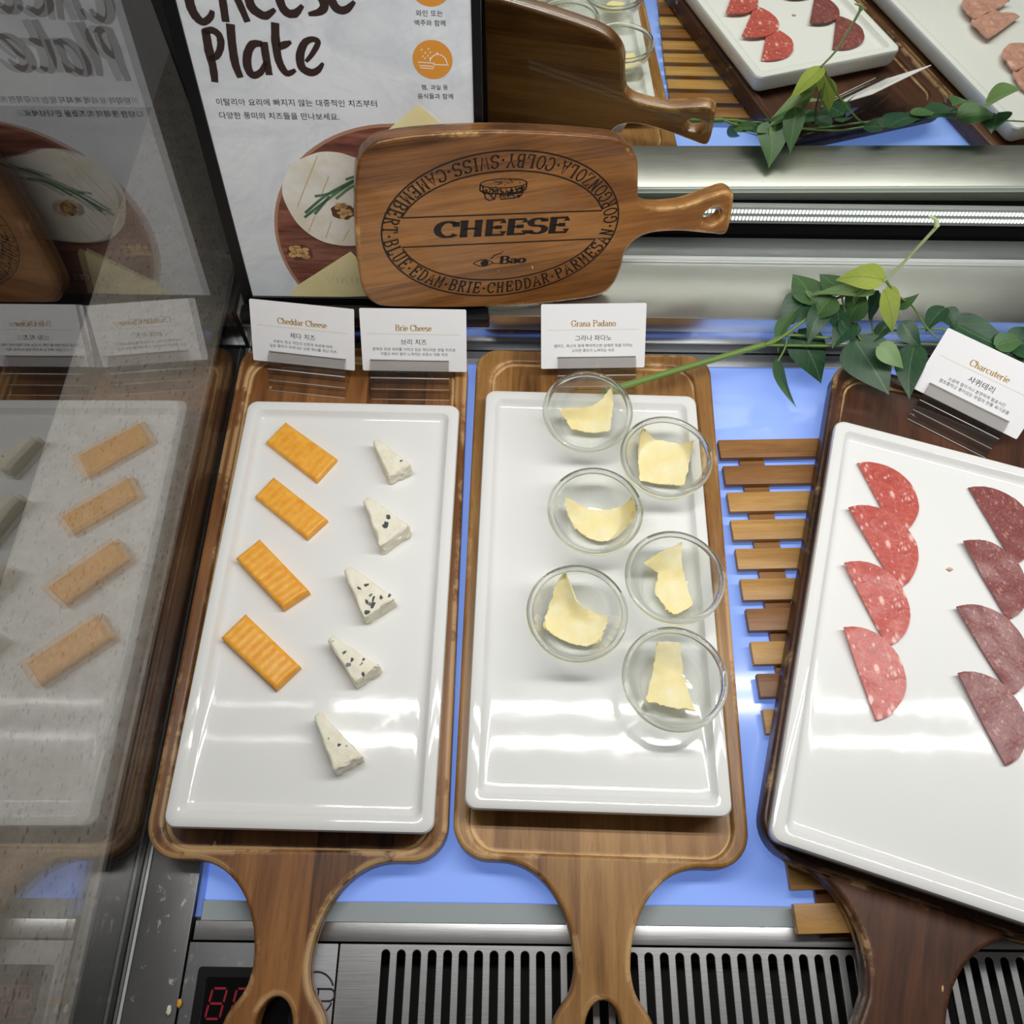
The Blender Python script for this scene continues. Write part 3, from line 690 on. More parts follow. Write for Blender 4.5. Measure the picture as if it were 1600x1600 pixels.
brie(((570, 776), (594, 852), (640, 822)), .018, 'white brie wedge with two grey flecks, second from the cards', [(.72, .45, .0052, 0), (.62, .78, .0046, 0)], 5)
brie(((540, 885), (568, 965), (616, 934)), .017, 'white brie wedge covered in dark blue-green flecks', [(.5, .35, .0042, 0), (.52, .75, .0040, 0), (.78, .3, .0042, 0), (.8, .55, .005, 0), (.9, .4, .0046, 0), (.86, .75, .0034, 0), (.92, .95, .0040, 0), (.95, .15, .004, 0), (.72, .55, .003, 1), (.85, .35, .003, 1)], 8)
brie(((513, 995), (554, 1066), (593, 1040)), .016, 'white brie wedge with faint scattered flecks, fourth from the cards', [(.12, .5, .0026, 1), (.42, .5, .003, 0), (.62, .5, .0034, 0), (.66, .2, .004, 1), (.8, .62, .0044, 1), (.74, .85, .0024, 0), (.96, .4, .003, 0)], 11)
brie(((492, 1112), (520, 1205), (565, 1180)), .017, 'plain white brie wedge, lowest on the cheddar plate', [(.68, .62, .0028, 0), (.5, .35, .0014, 1), (.75, .85, .0014, 1)], 14)

# ------------------------------------------------------------------ glass bowls with grana padano shavings
def make_bowl():
    t = thing('glass_bowl', '', 'bowl', (0, 0, 0), 0, 'small glass bowls')
    Ro = .0362; prof = [(0, .0012), (.012, .0008), (.0165, 0), (.0195, .0008), (.0235, .0055), (.0285, .0125), (.0325, .0205), (.0347, .0275), (.0355, .0310)]
    rim = [(.0355, .0300), (.0365, .0315), (.0367, .0332), (.0360, .0346), (.0345, .0350), (.0330, .0345), (.0323, .0332), (.0322, .0312)]
    inn = [(.0331, .0318), (.0322, .0275), (.0300, .0205), (.0262, .0130), (.0212, .0070), (.0165, .0040), (.011, .0034), (0, .0034)]
    def lathe(pr, seg=64):
        vs, fs = [], []
        for r, z in pr:
            vs += [(r*math.cos(2*PI*k/seg), r*math.sin(2*PI*k/seg), z) for k in range(seg)]
        for i in range(len(pr)-1):
            for k in range(seg): fs.append((i*seg+k, i*seg+(k+1) % seg, (i+1)*seg+(k+1) % seg, (i+1)*seg+k))
        return vs, fs
    v1, f1 = lathe(prof); v2, f2 = lathe(inn); nb = len(v1)
    body = data('bowl_wall', v1+v2, f1+[tuple(i+nb for i in f) for f in f2], 'bowl', t, 0)
    v3, f3 = lathe(rim+[(.0338, .0296), (.0355, .0300)]); data('bowl_rim', v3, f3, 'bowl_rim', t, 0)
    return t
def copy_tree(o, parent=None):
    c = o.copy(); COL.objects.link(c); c.parent = parent
    for ch in list(o.children): copy_tree(ch, c)
    return c
bowls = [((.0602, .3826), 'small glass bowl at the back, in front of the grana card'), ((.1202, .3400), 'small glass bowl with a squarish shaving, second from the back, right'),
         ((.0632, .2930), 'small glass bowl with a crescent shaving, left column middle'), ((.1188, .2404), 'small glass bowl with a notched shaving, right column middle'),
         ((.0475, .2126), 'small glass bowl with a pointed curl, front of left column'), ((.1128, .1672), 'small glass bowl nearest the viewer, with a folded shaving')]
b0 = make_bowl()
for i, (p, lab) in enumerate(bowls):
    o = b0 if i == 0 else copy_tree(b0)
    o.location = (p[0], p[1], ZS+.0001+(.0022 if i == 0 else 0)); o.rotation_euler = ((.10, 0, 0) if i == 0 else (0, 0, i*.7)); o.scale = (.985,)*3; o['label'] = lab
def shaving(grid, label, bowl, thick=.0016, seed=0, sag=.003):
    """grid: rows of (u, v, height above the plate), lofted smoothly; heights keep it inside the bowl"""
    rows = [[Zp(u, v, ZS+h) for u, v, h in r] for r in grid]
    fine = [[Vector(p) for p in catm0(r, 10)] for r in rows]; n = len(fine[0]); cols = []
    for k in range(n): cols.append(catm0([fine[i][k] for i in range(len(fine))], 10))
    bc = Vector((bowls[bowl][0][0], bowls[bowl][0][1], ZS))
    c = cols[n//2][len(cols[0])//2].copy(); vs, fs = [], []; m = len(cols[0])
    prof = [(0, .0040), (.011, .0040), (.0165, .0047), (.0212, .0078), (.0262, .0140), (.0300, .0215), (.0322, .0285), (.033, .036)]
    for k in range(n):
        for j in range(m):
            p = cols[k][j].copy()
            e = min(k, n-1-k, j, m-1-j)
            if e == 0: p += noise.noise_vector(p*700+Vector((seed, 0, 0)))*.0008
            p.z += noise.noise(p*120+Vector((seed, 1, 0)))*.0008
            d = Vector((p.x-bc.x, p.y-bc.y)); r = d.length
            for a in range(len(prof)-1):
                if prof[a][0] <= r <= prof[a+1][0]:
                    f = (r-prof[a][0])/(prof[a+1][0]-prof[a][0]); p.z = max(p.z, ZS+prof[a][1]+(prof[a+1][1]-prof[a][1])*f+.0010+(.0028 if bowl == 0 else 0))
            if r > .0310: s_ = .0310/r; p.x = bc.x+d.x*s_; p.y = bc.y+d.y*s_
            vs.append(p-c)
    for k in range(n-1):
        for j in range(m-1): fs.append((k*m+j, k*m+j+1, (k+1)*m+j+1, (k+1)*m+j))
    nb = len(vs); me = D.meshes.new('t'); me.from_pydata([tuple(v) for v in vs], [], fs); me.update()
    nr = [v.normal.copy() for v in me.vertices]; D.meshes.remove(me)
    if sum(x.z for x in nr) < 0: nr = [-x for x in nr]
    vs += [vs[i]+nr[i]*thick for i in range(nb)]; fs2 = [tuple(i+nb for i in f[::-1]) for f in fs]
    rim = [k*m for k in range(n)]+[(n-1)*m+j for j in range(1, m)]+[k*m+m-1 for k in range(n-2, -1, -1)]+[j for j in range(m-2, 0, -1)]
    for a in range(len(rim)): b = rim[(a+1) % len(rim)]; fs2.append((rim[a], b, b+nb, rim[a]+nb))
    bm = bmesh.new(); me = D.meshes.new('t'); me.from_pydata([tuple(v) for v in vs], [], fs+fs2); bm.from_mesh(me); D.meshes.remove(me)
    bmesh.ops.recalc_face_normals(bm, faces=bm.faces[:])
    o = obj('cheese_shaving', bm, 'grana', None, 50); o.location = c; return tag(o, label, 'cheese', 'grana padano shavings')
shaving([[(872, 640, .023), (926, 632, .021), (957, 604, .029)], [(884, 656, .015), (924, 656, .013), (957, 642, .019)], [(892, 671, .013), (925, 677, .011), (953, 674, .013)]], 'pale yellow shaving with a sharp corner in the rearmost bowl', 0, seed=1)
shaving([[(997, 679, .016), (1038, 690, .014), (1081, 697, .016)], [(997, 716, .010), (1036, 722, .010), (1076, 727, .010)], [(999, 752, .008), (1034, 757, .008), (1068, 760, .009)]], 'pale yellow squarish shaving in the right-hand rear bowl', 1, seed=2)
shaving([[(882, 776, .020), (925, 796, .012), (962, 795, .012), (998, 783, .020)], [(886, 800, .012), (920, 818, .009), (958, 820, .009), (995, 806, .014)], [(900, 826, .008), (922, 842, .007), (952, 845, .007), (982, 826, .009)]], 'pale yellow crescent-shaped shaving in the left middle bowl', 2, seed=3)
shaving([[(1004, 880, .022), (1034, 862, .024), (1065, 847, .026)], [(1026, 894, .014), (1046, 890, .014), (1066, 884, .016)], [(1024, 926, .009), (1048, 924, .010), (1074, 920, .010)], [(1040, 950, .008), (1056, 960, .008), (1083, 946, .010)]], 'pale yellow notched shaving in the right middle bowl', 3, seed=4)
shaving([[(868, 915, .020), (884, 896, .028), (905, 942, .018), (930, 958, .012), (952, 964, .014)], [(856, 952, .012), (876, 944, .012), (902, 968, .010), (926, 978, .010), (946, 982, .011)], [(848, 980, .010), (870, 996, .008), (896, 1007, .007), (918, 1009, .007), (938, 1003, .009)]], 'pale yellow pointed curl in the left front bowl', 4, seed=5)
shaving([[(1026, 1003, .024), (1044, 1002, .024), (1062, 1004, .024)], [(1020, 1044, .013), (1042, 1046, .014), (1066, 1048, .013)], [(1013, 1082, .010), (1044, 1088, .013), (1076, 1090, .010)], [(1008, 1096, .012), (1044, 1104, .014), (1086, 1112, .012)]], 'pale yellow folded shaving in the front bowl', 5, seed=6)

# ------------------------------------------------------------------ salami and ham
def slice_(name, Pa, Pb, mat, label, lift_a, lift_b, zs, bulge=1., seed=0, cat='salami', group=None, thick=.0014, wav=.0006, fold=True):
    a, b = Vector((Pa.x, Pa.y)), Vector((Pb.x, Pb.y)); mid = (a+b)/2; ax = (b-a)/2; r = ax.length; ax.normalize()
    nrm = Vector((-ax.y, ax.x))
    if nrm.x < 0: nrm = -nrm
    na, nrg = 40, 9; vs, fs = [], []
    for i in range(nrg+1):
        q = i/nrg
        for k in range(na+1):
            th = -PI/2+PI*k/na; rr = r*(1+.022*noise.noise(Vector((math.cos(th)*2+seed, math.sin(th)*2, 0)))+.010*noise.noise(Vector((k*.9, seed, 0))))
            p = mid+ax*(math.sin(th)*rr*(1 if True else q))*1.0 if False else mid+(ax*math.sin(th)+nrm*math.cos(th)*bulge*q)*rr
            s = (p-a).dot(ax)/(2*r)
            z = lift_a+(lift_b-lift_a)*max(0., min(1., s*1.8))
            z += wav*(1+noise.noise(Vector((p.x*90, p.y*90, seed)))) + .0012*(1-q)**2*(.6 if fold else 0)
            vs.append((p.x-mid.x, p.y-mid.y, z))
    m = na+1
    for i in range(nrg):
        for k in range(na): fs.append((i*m+k, i*m+k+1, (i+1)*m+k+1, (i+1)*m+k))
    nb = len(vs); vs += [(x_, y_, z_+thick) for x_, y_, z_ in vs]
    f2 = [tuple(i+nb for i in f[::-1]) for f in fs]
    rim = list(range(m))+[i*m+na for i in range(1, nrg+1)]+[nrg*m+k for k in range(na-1, -1, -1)]+[i*m for i in range(nrg-1, 0, -1)]
    for q in range(len(rim)): b_ = rim[(q+1) % len(rim)]; f2.append((rim[q], b_, b_+nb, rim[q]+nb))
    bm = bmesh.new(); me = D.meshes.new('t'); me.from_pydata(vs, [], fs+f2); bm.from_mesh(me); D.meshes.remove(me)
    bmesh.ops.recalc_face_normals(bm, faces=bm.faces[:])
    o = obj(name, bm, mat, None, 40); o.location = (mid.x, mid.y, zs+.0001); return tag(o, label, cat, group)
red = [((1338, 726), (1398, 838)), ((1322, 798), (1400, 922)), ((1315, 884), (1384, 1012)), ((1314, 984), (1367, 1127))]
drk = [((1511, 764), (1582, 884)), ((1500, 850), (1572, 970)), ((1489, 952), (1576, 1088)), ((1491, 1055), (1568, 1197))]
ordn = ['topmost', 'second from the top', 'third from the top', 'lowest']
for i, (p, q) in enumerate(red):
    slice_('salami_slice', Zp(*p, ZS3), Zp(*q, ZS3), 'salami_red', f'folded bright red salami slice, {ordn[i]} of the left row', .0036 if i else .0004, .0004, ZS3, seed=i*3+1, group='red salami slices', bulge=1.0)
for i, (p, q) in enumerate(drk):
    slice_('salami_slice', Zp(*p, ZS3), Zp(*q, ZS3), 'salami_dark', f'folded dark maroon salami slice, {ordn[i]} of the right row', .0036 if i else .0004, .0004, ZS3, seed=i*5+2, group='dark salami slices', bulge=1.0)
for i in range(5):
    a = c4+d4x*(-.035+.006*i)+d4y*(.118-.050*i); b = a+d4x*(.062)+d4y*(-.030+.02*(i % 2)) ; a2 = a+d4y*.012*(i % 2)
    slice_('ham_slice', a2, b, 'ham', f'folded pale pink ham slice on the mirrored plate, {["first", "second", "third", "fourth", "fifth"][i]} from the mirror', .004 if i else .001, .002, ZS, bulge=-1.1, seed=i*7+3, cat='ham', group='ham slices', thick=.002, wav=.0030)
cr = Zp(1483, 890, ZS3); bm = bmesh.new(); bmesh.ops.create_icosphere(bm, subdivisions=2, radius=.0016)
for v in bm.verts: v.co = Vector((v.co.x*1.5, v.co.y*.8, v.co.z*.5))+noise.noise_vector(v.co*900)*.0007
o = obj('salami_crumb', bm, 'ham', None, 0); o.location = cr+Vector((0, 0, .0011)); tag(o, 'tiny pale pink crumb between the two salami rows', 'crumb')

# ------------------------------------------------------------------ name cards in clear holders
def name_card(zb, cx, cy, yaw, tilt, title, kor, l1, l2, lab, hlab, tw, kw_, w1, w2, on_z, hold_off=0.):
    W, L = .0903, .0564
    ca, sa = math.cos(yaw), math.sin(yaw); R_ = Vector((ca, sa, 0)); Bk = Vector((-sa, ca, 0))
    U_ = Bk*math.sin(tilt)+Vector((0, 0, math.cos(tilt))); N_ = R_.cross(U_)
    mt = Matrix(((R_.x, U_.x, N_.x, cx), (R_.y, U_.y, N_.y, cy), (R_.z, U_.z, N_.z, zb), (0, 0, 0, 1)))
    t = thing('name_card', lab, 'name card', mat=mt, group='cheese name cards')
    bm = merge([slab([rrect(-W/2, W/2, 0, L, .0012, 3)], -.0008, 0, .0001, 1)]); obj('card_sheet', bm, 'card', t)
    z = Matrix.Translation((0, 0, .00012))
    def pr(name, bm, mat): o = obj(name, bm, mat, t); o.location.z = .00015; return o
    b = bmesh.new(); line_text(b, title, 0, L*.655, .0052, tw, nib=(.16, .075)); pr('title_print', b, 'gold')
    b = bmesh.new(); ribbon(b, [(-W*.435, L*.60), (W*.435, L*.60)], .00028); pr('rule_line', b, 'gold_pale')
    b = bmesh.new(); cjk(b, kor, 0, L*.44, kw_); pr('korean_title_print', b, 'ink')
    b = bmesh.new(); cjk(b, l1, 0, L*.335, w1); cjk(b, l2, 0, L*.26, w2); pr('korean_text_print', b, 'ink_grey')
    # holder: a clear block with a slanted slot, standing on the board
    h = thing('card_holder', hlab, 'card holder', (cx, cy, on_z), yaw, 'clear card holders')
    dz = zb-on_z; tz = math.tan(tilt); hw = .0340
    def prism(prof):
        bm = bmesh.new(); A_ = [bm.verts.new((-hw+hold_off, y, z_)) for y, z_ in prof]; B_ = [bm.verts.new((hw+hold_off, y, z_)) for y, z_ in prof]
        bm.faces.new(A_); bm.faces.new(B_[::-1])
        for i in range(len(prof)): j = (i+1) % len(prof); bm.faces.new((A_[i], B_[i], B_[j], A_[j]))
        bmesh.ops.recalc_face_normals(bm, faces=bm.faces[:]); return bm
    def edges(pts):
        for k, (y, z_) in enumerate(pts): obj('edge_glint', tube_mesh(bmesh.new(), [(-hw+hold_off, y, z_), (hw+hold_off, y, z_)], .00042, 6), 'glint_pale', h, 0)  # thin pale rods added as painted glints along the holder edges
    e = .0012/math.cos(tilt); lp = .012
    obj('front_lip', prism([(-.0175, 0), (-.0185, .0012), (-e-.0062, dz+.0002), (-e-.0062+lp*math.sin(tilt)*.9, dz+lp*math.cos(tilt)*.9), (-e+lp*math.sin(tilt), dz+lp*math.cos(tilt)), (-e, dz+.0001), (-.002, 0)]), 'acrylic', h)
    edges([(-.0183, .0008), (-e-.0062, dz+.0002), (-e+lp*math.sin(tilt)-.0005, dz+lp*math.cos(tilt)), (-.0125, dz*.45)])
    obj('back_block', prism([(-.0015, 0), (-.0015, dz-.0004), (e, dz), (e+.012*math.sin(tilt), dz+.012*math.cos(tilt)), (.012, dz+.010), (.018, .002), (.018, 0)]), 'acrylic', h)
    return t
name_card(.036, -.1821, .4458, -.1112, .5513, 'Cheddar Cheese', '체다 치즈', '수분이 적고 약간의 신맛과 숙성에 따라', '깊은 풍미가 우러나는 오랜 역사를 지닌 치즈', 'white card titled Cheddar Cheese in gold on the left board', 'clear acrylic holder under the Cheddar Cheese card', .0430, .0220, .0520, .0590, .0180, .004)
name_card(.036, -.0851, .4410, -.0048, .5882, 'Brie Cheese', '브리 치즈', '쫀득한 천연 외피를 가지고 있는 부드러운 연질 치즈로', '가볍고 버터 향이 느껴지는 프랑스 대표 치즈', 'white card titled Brie Cheese in gold beside the cheddar card', 'clear acrylic holder under the Brie Cheese card', .0310, .0220, .0710, .0580, .0180, -.004)
name_card(.036, .0698, .4465, .0318, .7408, 'Grana Padano', '그라나 파다노', '샐러드, 파스타 등에 뿌려먹으면 섬세한 맛을 더하는', '고아한 풍미가 느껴지는 치즈', 'white card titled Grana Padano in gold behind the bowls', 'clear acrylic holder under the Grana Padano card', .0385, .0315, .0680, .0370, .0180, .003)
name_card(.048, .3755, .3973, -.5853, .8085, 'Charcuterie', '샤퀴테리', '소금에 절이거나 훈연하여 발효시킨', '짭조름하고 풍미있는 유럽의 전통 육가공품', 'white card titled Charcuterie in gold on the dark board', 'clear acrylic holder under the Charcuterie card', .0330, .0215, .0480, .0590, .0309, -.001)

# ------------------------------------------------------------------ framed poster on its stand
LEAN = math.radians(12); PN = Vector((0, -math.cos(LEAN), math.sin(LEAN))); PU = Vector((0, math.sin(LEAN), math.cos(LEAN)))
PO = Vector((-.2283, .4997, .064))
pm = Matrix(((1, PU.x, PN.x, PO.x), (0, PU.y, PN.y, PO.y), (0, PU.z, PN.z, PO.z), (0, 0, 0, 1)))
po = thing('poster_stand', 'framed Cheese Plate poster on a black stand at the back left', 'poster', mat=pm)
PWd, PHt = .1974, .286
def pl(u, v): d = PLp(u, v, PO, PN)-PO; return (d.x, d.dot(PU))
def marble():
    t = NT('marble_print'); co = t.coords()
    a = t.ramp(t.noise(co, 16, 5, .6, 1.5), [(.35, lin(218, 222, 228)), (.6, lin(236, 239, 243))])
    v = t.ramp(t.math('ABSOLUTE', t.math('SUBTRACT', t.noise(co, 9, 4, .6, 2.), .5)), [(.0, lin(196, 198, 204)), (.03, (1, 1, 1))])
    return t.done(t.bsdf(t.mix(.10, a, v, 'MULTIPLY'), .28))
M['marble'] = marble()
obj('print_sheet', merge([slab([rrect(0, PWd, 0, PHt, .0004, 1)], -.002, 0, .0001, 1)]), 'marble', po)
fr = .0095
obj('frame', merge([slab([rrect(-fr, PWd+.0065, -fr, PHt+fr, .002, 3), rrect(.0, PWd, .0, PHt, .0003, 1)], -.010, .0016, .0006, 2)]), 'black', po, 40)
obj('back_panel', box(bmesh.new(), -fr+.001, PWd+.0055, -fr+.001, PHt+fr-.001, -.0099, -.0022), 'black', po)
bm = bmesh.new(); box(bm, -fr, PWd+.010, 0, .060, 0, .0022, .0005); box(bm, -fr, PWd+.010, -.0005, .0150, .0, .0118, .004)
o = obj('stand_base', bm, 'black', None, 40); o.parent = po; o.matrix_parent_inverse = pm.inverted(); o.location = (PO.x, .4775, Z_LEDGE)
def pprint(name, bm, mat, lvl=1): o = obj(name, bm, mat, po); o.location.z = .00012*lvl; return o
def clip(poly):  # keep the print inside the sheet
    def cl(pts, f, cut):
        out = []
        for i in range(len(pts)):
            a, b = pts[i-1], pts[i]; fa, fb = f(a), f(b)
            if (fa >= 0) != (fb >= 0): k = fa/(fa-fb); out.append((a[0]+(b[0]-a[0])*k, a[1]+(b[1]-a[1])*k))
            if fb >= 0: out.append(b)
        return out
    e = .0004
    for f in (lambda p: p[0]-e, lambda p: PWd-e-p[0], lambda p: p[1]-e, lambda p: PHt-e-p[1]): poly = cl(poly, f, 0)
    return poly
def wprint(name, dark, mid, light, rot=.5):
    t = NT(name); co = t.coords((.12, 1, 1), (0, 0, 0), (0, 0, rot)); c = t.ramp(t.noise(co, 160, 4, .6), [(.3, dark), (.5, mid), (.72, light)])
    return t.done(t.bsdf(c, .3))
M['p_wood'] = wprint('printed_wood', lin(84, 46, 40), lin(130, 78, 64), lin(164, 112, 92))
M['p_rim'] = plain('printed_wood_rim', lin(178, 134, 110), .3)
def pbrie():
    t = NT('printed_brie'); c = t.ramp(t.noise(t.coords(), 45, 4, .6), [(.35, lin(226, 220, 200)), (.6, lin(240, 237, 228))]); return t.done(t.bsdf(c, .3))
M['p_brie'] = pbrie()
def pyel(name, a, b):
    t = NT(name); c = t.ramp(t.noise(t.coords(), 40, 4, .6), [(.3, a), (.7, b)]); return t.done(t.bsdf(c, .3))
M['p_yellow'] = pyel('printed_yellow_cheese', lin(236, 222, 160), lin(246, 236, 190))
M['p_walnut'] = pyel('printed_walnut', lin(176, 130, 78), lin(224, 184, 124))
M['p_walnut_d'] = plain('printed_walnut_shade', lin(92, 54, 36), .3)
M['p_rosemary'] = pyel('printed_rosemary', lin(58, 98, 76), lin(110, 146, 110))
M['p_line'] = plain('printed_groove', lin(206, 176, 130), .3)
M['p_emb'] = plain('printed_emboss', lin(224, 214, 176), .3)
_l, _t = pl(432, 376), pl(612, 193); rl = _t[1]-_l[1]; c0 = (_l[0]+rl, _l[1])
def poly(name, pts, mat, lvl): b = bmesh.new(); ngon(b, clip(pts)); return pprint(name, b, mat, lvl)
poly('board_rim_print', ell(*c0, rl, rl, 72), 'p_rim', 1)
poly('board_print', ell(*c0, rl*.975, rl*.975, 72), 'p_wood', 2)
br = [pl(u, v) for u, v in ((441, 300), (444, 275), (456, 255), (472, 247), (500, 237), (530, 238), (556, 246), (600, 258), (640, 300), (640, 350), (610, 375), (560, 383), (525, 382), (496, 373), (468, 352), (450, 325))]
brs = [(v.x, v.y) for v in catmull(br, 6, True)]
poly('brie_shadow_print', [(x+.0006, y-.0022) for x, y in brs], 'p_walnut_d', 3); poly('brie_print', brs, 'p_brie', 4)
b = bmesh.new()
for s in (((496, 243), (465, 322)), ((514, 275), (503, 302)), ((492, 338), (482, 362)), ((518, 345), (509, 372)), ((546, 358), (536, 376))): ribbon(b, [pl(*s[0]), pl(*s[1])], .0007)
pprint('groove_print', b, 'p_line', 5)
b = bmesh.new()
for s in (((477, 332), (512, 303), (560, 278), (600, 262)), ((476, 339), (520, 305), (565, 275)), ((492, 306), (520, 300), (552, 282)), ((492, 334), (515, 306)), ((525, 310), (552, 290), (580, 284)), ((540, 280), (575, 268))): ribbon(b, [(v.x, v.y) for v in catmull([pl(*p) for p in s], 6)], .0022)
pprint('rosemary_print', b, 'p_rosemary', 6)
def walnut(u, v, s, seed):
    rnd = random.Random(seed); b = bmesh.new(); b2 = bmesh.new(); c = pl(u, v)
    ngon(b2, [(c[0]+.0005+s*1.05*math.cos(k*PI/8)*rnd.uniform(.85, 1.1), c[1]-.0008+s*.8*math.sin(k*PI/8)*rnd.uniform(.85, 1.1)) for k in range(16)])
    pprint('walnut_shade_print', b2, 'p_walnut_d', 6)
    for k in range(11):
        a = rnd.uniform(0, 6.28); r = s*rnd.uniform(.2, .75); ngon(b, ell(c[0]+r*math.cos(a), c[1]+r*.8*math.sin(a), s*rnd.uniform(.22, .36), s*rnd.uniform(.16, .28), 12))
    pprint('walnut_print', b, 'p_walnut', 7)
walnut(468, 393, .0105, 3); walnut(534, 329, .0095, 5)
poly('cheese_wedge_print', [pl(*p) for p in ((455, 458), (462, 447), (548, 392), (556, 400), (575, 462), (455, 466))], 'p_yellow', 5)
poly('cheese_slice_print', [pl(*p) for p in ((602, 206), (653, 162), (694, 196), (700, 230), (612, 232))], 'p_yellow', 5)
b = bmesh.new(); e0, e1 = pl(508, 441), pl(582, 439); line_text(b, 'VIKING', (e0[0]+e1[0])/2+.001, e0[1], .0058, e1[0]-e0[0], nib=(.13, .06)); pprint('embossed_print', b, 'p_emb', 6)
# brush lettering, traced stroke by stroke
def brush(strks, k=1.):
    b = bmesh.new()
    for pts, ws in strks:
        P = catmull([pl(u, v) for u, v in pts], 6); n = len(P); wl = []
        for i in range(n):
            f = i/(n-1)*(len(ws)-1); a = int(min(f, len(ws)-2)); wl.append((ws[a]+(ws[a+1]-ws[a])*(f-a))*.00050*(1+.10*noise.noise(Vector((P[i].x*900, P[i].y*900, 0)))))
        ribbon(b, [(min(max(p.x, .001), PWd-.001), min(p.y, PHt-.001)) for p in P], wl)
    return b
letters = {
 'P': [(((321, 46), (327, 80), (333, 105), (336, 128)), (11, 13, 11, 10)), (((318, 49), (332, 47), (343, 56), (345, 72), (339, 87), (327, 92)), (8, 10, 10, 10, 9, 7))],
 'l': [(((360, 37), (363, 70), (368, 100), (376, 121)), (12, 12, 12, 9))],
 'a': [(((410, 68), (395, 69), (387, 84), (387, 104), (395, 117), (408, 112), (416, 96)), (8, 11, 12, 12, 11, 9, 6)), (((412, 65), (416, 90), (421, 117)), (11, 11, 10))],
 't': [(((430, 35), (431, 65), (436, 95), (448, 114), (462, 109)), (11, 12, 11, 10, 5)), (((436, 73), (446, 69), (455, 65)), (10, 10, 4))],
 'e': [(((478, 96), (488, 84), (497, 66), (488, 61), (476, 67), (469, 86), (472, 105), (486, 113), (497, 109), (505, 98)), (5, 7, 8, 8, 10, 12, 12, 11, 9, 4))],
 'C': [(((330, -60), (312, -55), (294, -30), (297, 5), (306, 25), (318, 34), (329, 26), (332, 16)), (8, 10, 13, 13, 13, 10, 9, 6))],
 'h': [(((338, -60), (345, -20), (353, 34)), (11, 11, 10)), (((347, -8), (360, -24), (372, 0), (387, 34)), (6, 9, 10, 9))],
 'e2': [(((395, -6), (408, -20), (412, -35), (398, -38), (388, -18), (392, 8), (404, 20), (416, 24), (430, 14)), (5, 7, 8, 8, 11, 13, 12, 11, 5))],
 'e3': [(((440, -10), (452, -25), (454, -38), (442, -40), (434, -20), (440, 8), (450, 20), (462, 20), (473, 8)), (5, 7, 8, 8, 11, 12, 12, 11, 5))],
 's': [(((512, -45), (496, -40), (490, -22), (500, -8), (507, 8), (500, 18), (482, 22)), (8, 10, 11, 12, 12, 10, 5))],
 'e4': [(((520, -14), (530, -28), (534, -42), (522, -44), (514, -24), (520, 4), (530, 15), (542, 14), (554, 2)), (5, 7, 8, 8, 11, 12, 11, 10, 5))],
}
for ch, s in letters.items(): pprint('brush_letter_print', brush(s), 'brown_ink', 3)
b = bmesh.new()
for (u0, u1, v, s) in ((339, 589, 163, '이탈리아 요리에 빠지지 않는 대중적인 치즈부터'), (344, 530, 184, '다양한 풍미의 치즈들을 만나보세요.')):
    a0, a1 = pl(u0, v), pl(u1, v); cjk(b, s, (a0[0]+a1[0])/2, a0[1], a1[0]-a0[0])
pprint('korean_slogan_print', b, 'ink_grey', 3)
for cap in (((650, 692, 24, '와인 또는'), (648, 696, 39, '맥주와 함께')), ((659, 700, 139, '햄, 과일 등'), (653, 708, 153, '음식들과 함께'))):
    b = bmesh.new()
    for (u0, u1, v, s) in cap:
        a0, a1 = pl(u0, v), pl(u1, v); cjk(b, s, (a0[0]+a1[0])/2, a0[1], a1[0]-a0[0])
    pprint('korean_caption_print', b, 'ink_grey', 3)
ci = pl(676, 93); ri = (pl(707, 93)[0]-pl(645, 93)[0])/2
for cc in (ci, (pl(672, -24))):
    poly('icon_disc_print', ell(*cc, ri, ri, 48), 'orange_ink', 3)
b = bmesh.new(); s = ri
for st_ in (((-.75, -.12), (.1, -.18), (.0, -.46), (-.6, -.42), (-.75, -.12)), ((-.62, -.30), (.02, -.34))): ribbon(b, [(ci[0]+x*s, ci[1]+y*s) for x, y in st_], .0006)
ribbon(b, [(ci[0]+(.28+.44*math.cos(math.radians(a)))*s, ci[1]+(-.22+.5*math.sin(math.radians(a)))*s) for a in range(165, -1, -15)], .0006)
ribbon(b, [(ci[0]+x*s, ci[1]+y*s) for x, y in ((.02, -.24), (.80, -.26))], .0006)
for x, y in ((-.5, .12), (-.38, .3), (-.25, .16), (-.12, .32), (-.2, .5), (-.55, .45), (-.4, .02), (-.15, .02)): ribbon(b, [(ci[0]+x*s, ci[1]+y*s), (ci[0]+(x+.05)*s, ci[1]+(y+.1)*s)], .0006)
ngon(b, ell(ci[0]+.25*s, ci[1]+.33*s, .05*s, .05*s, 10))
pprint('icon_print', b, 'white_ink', 4)

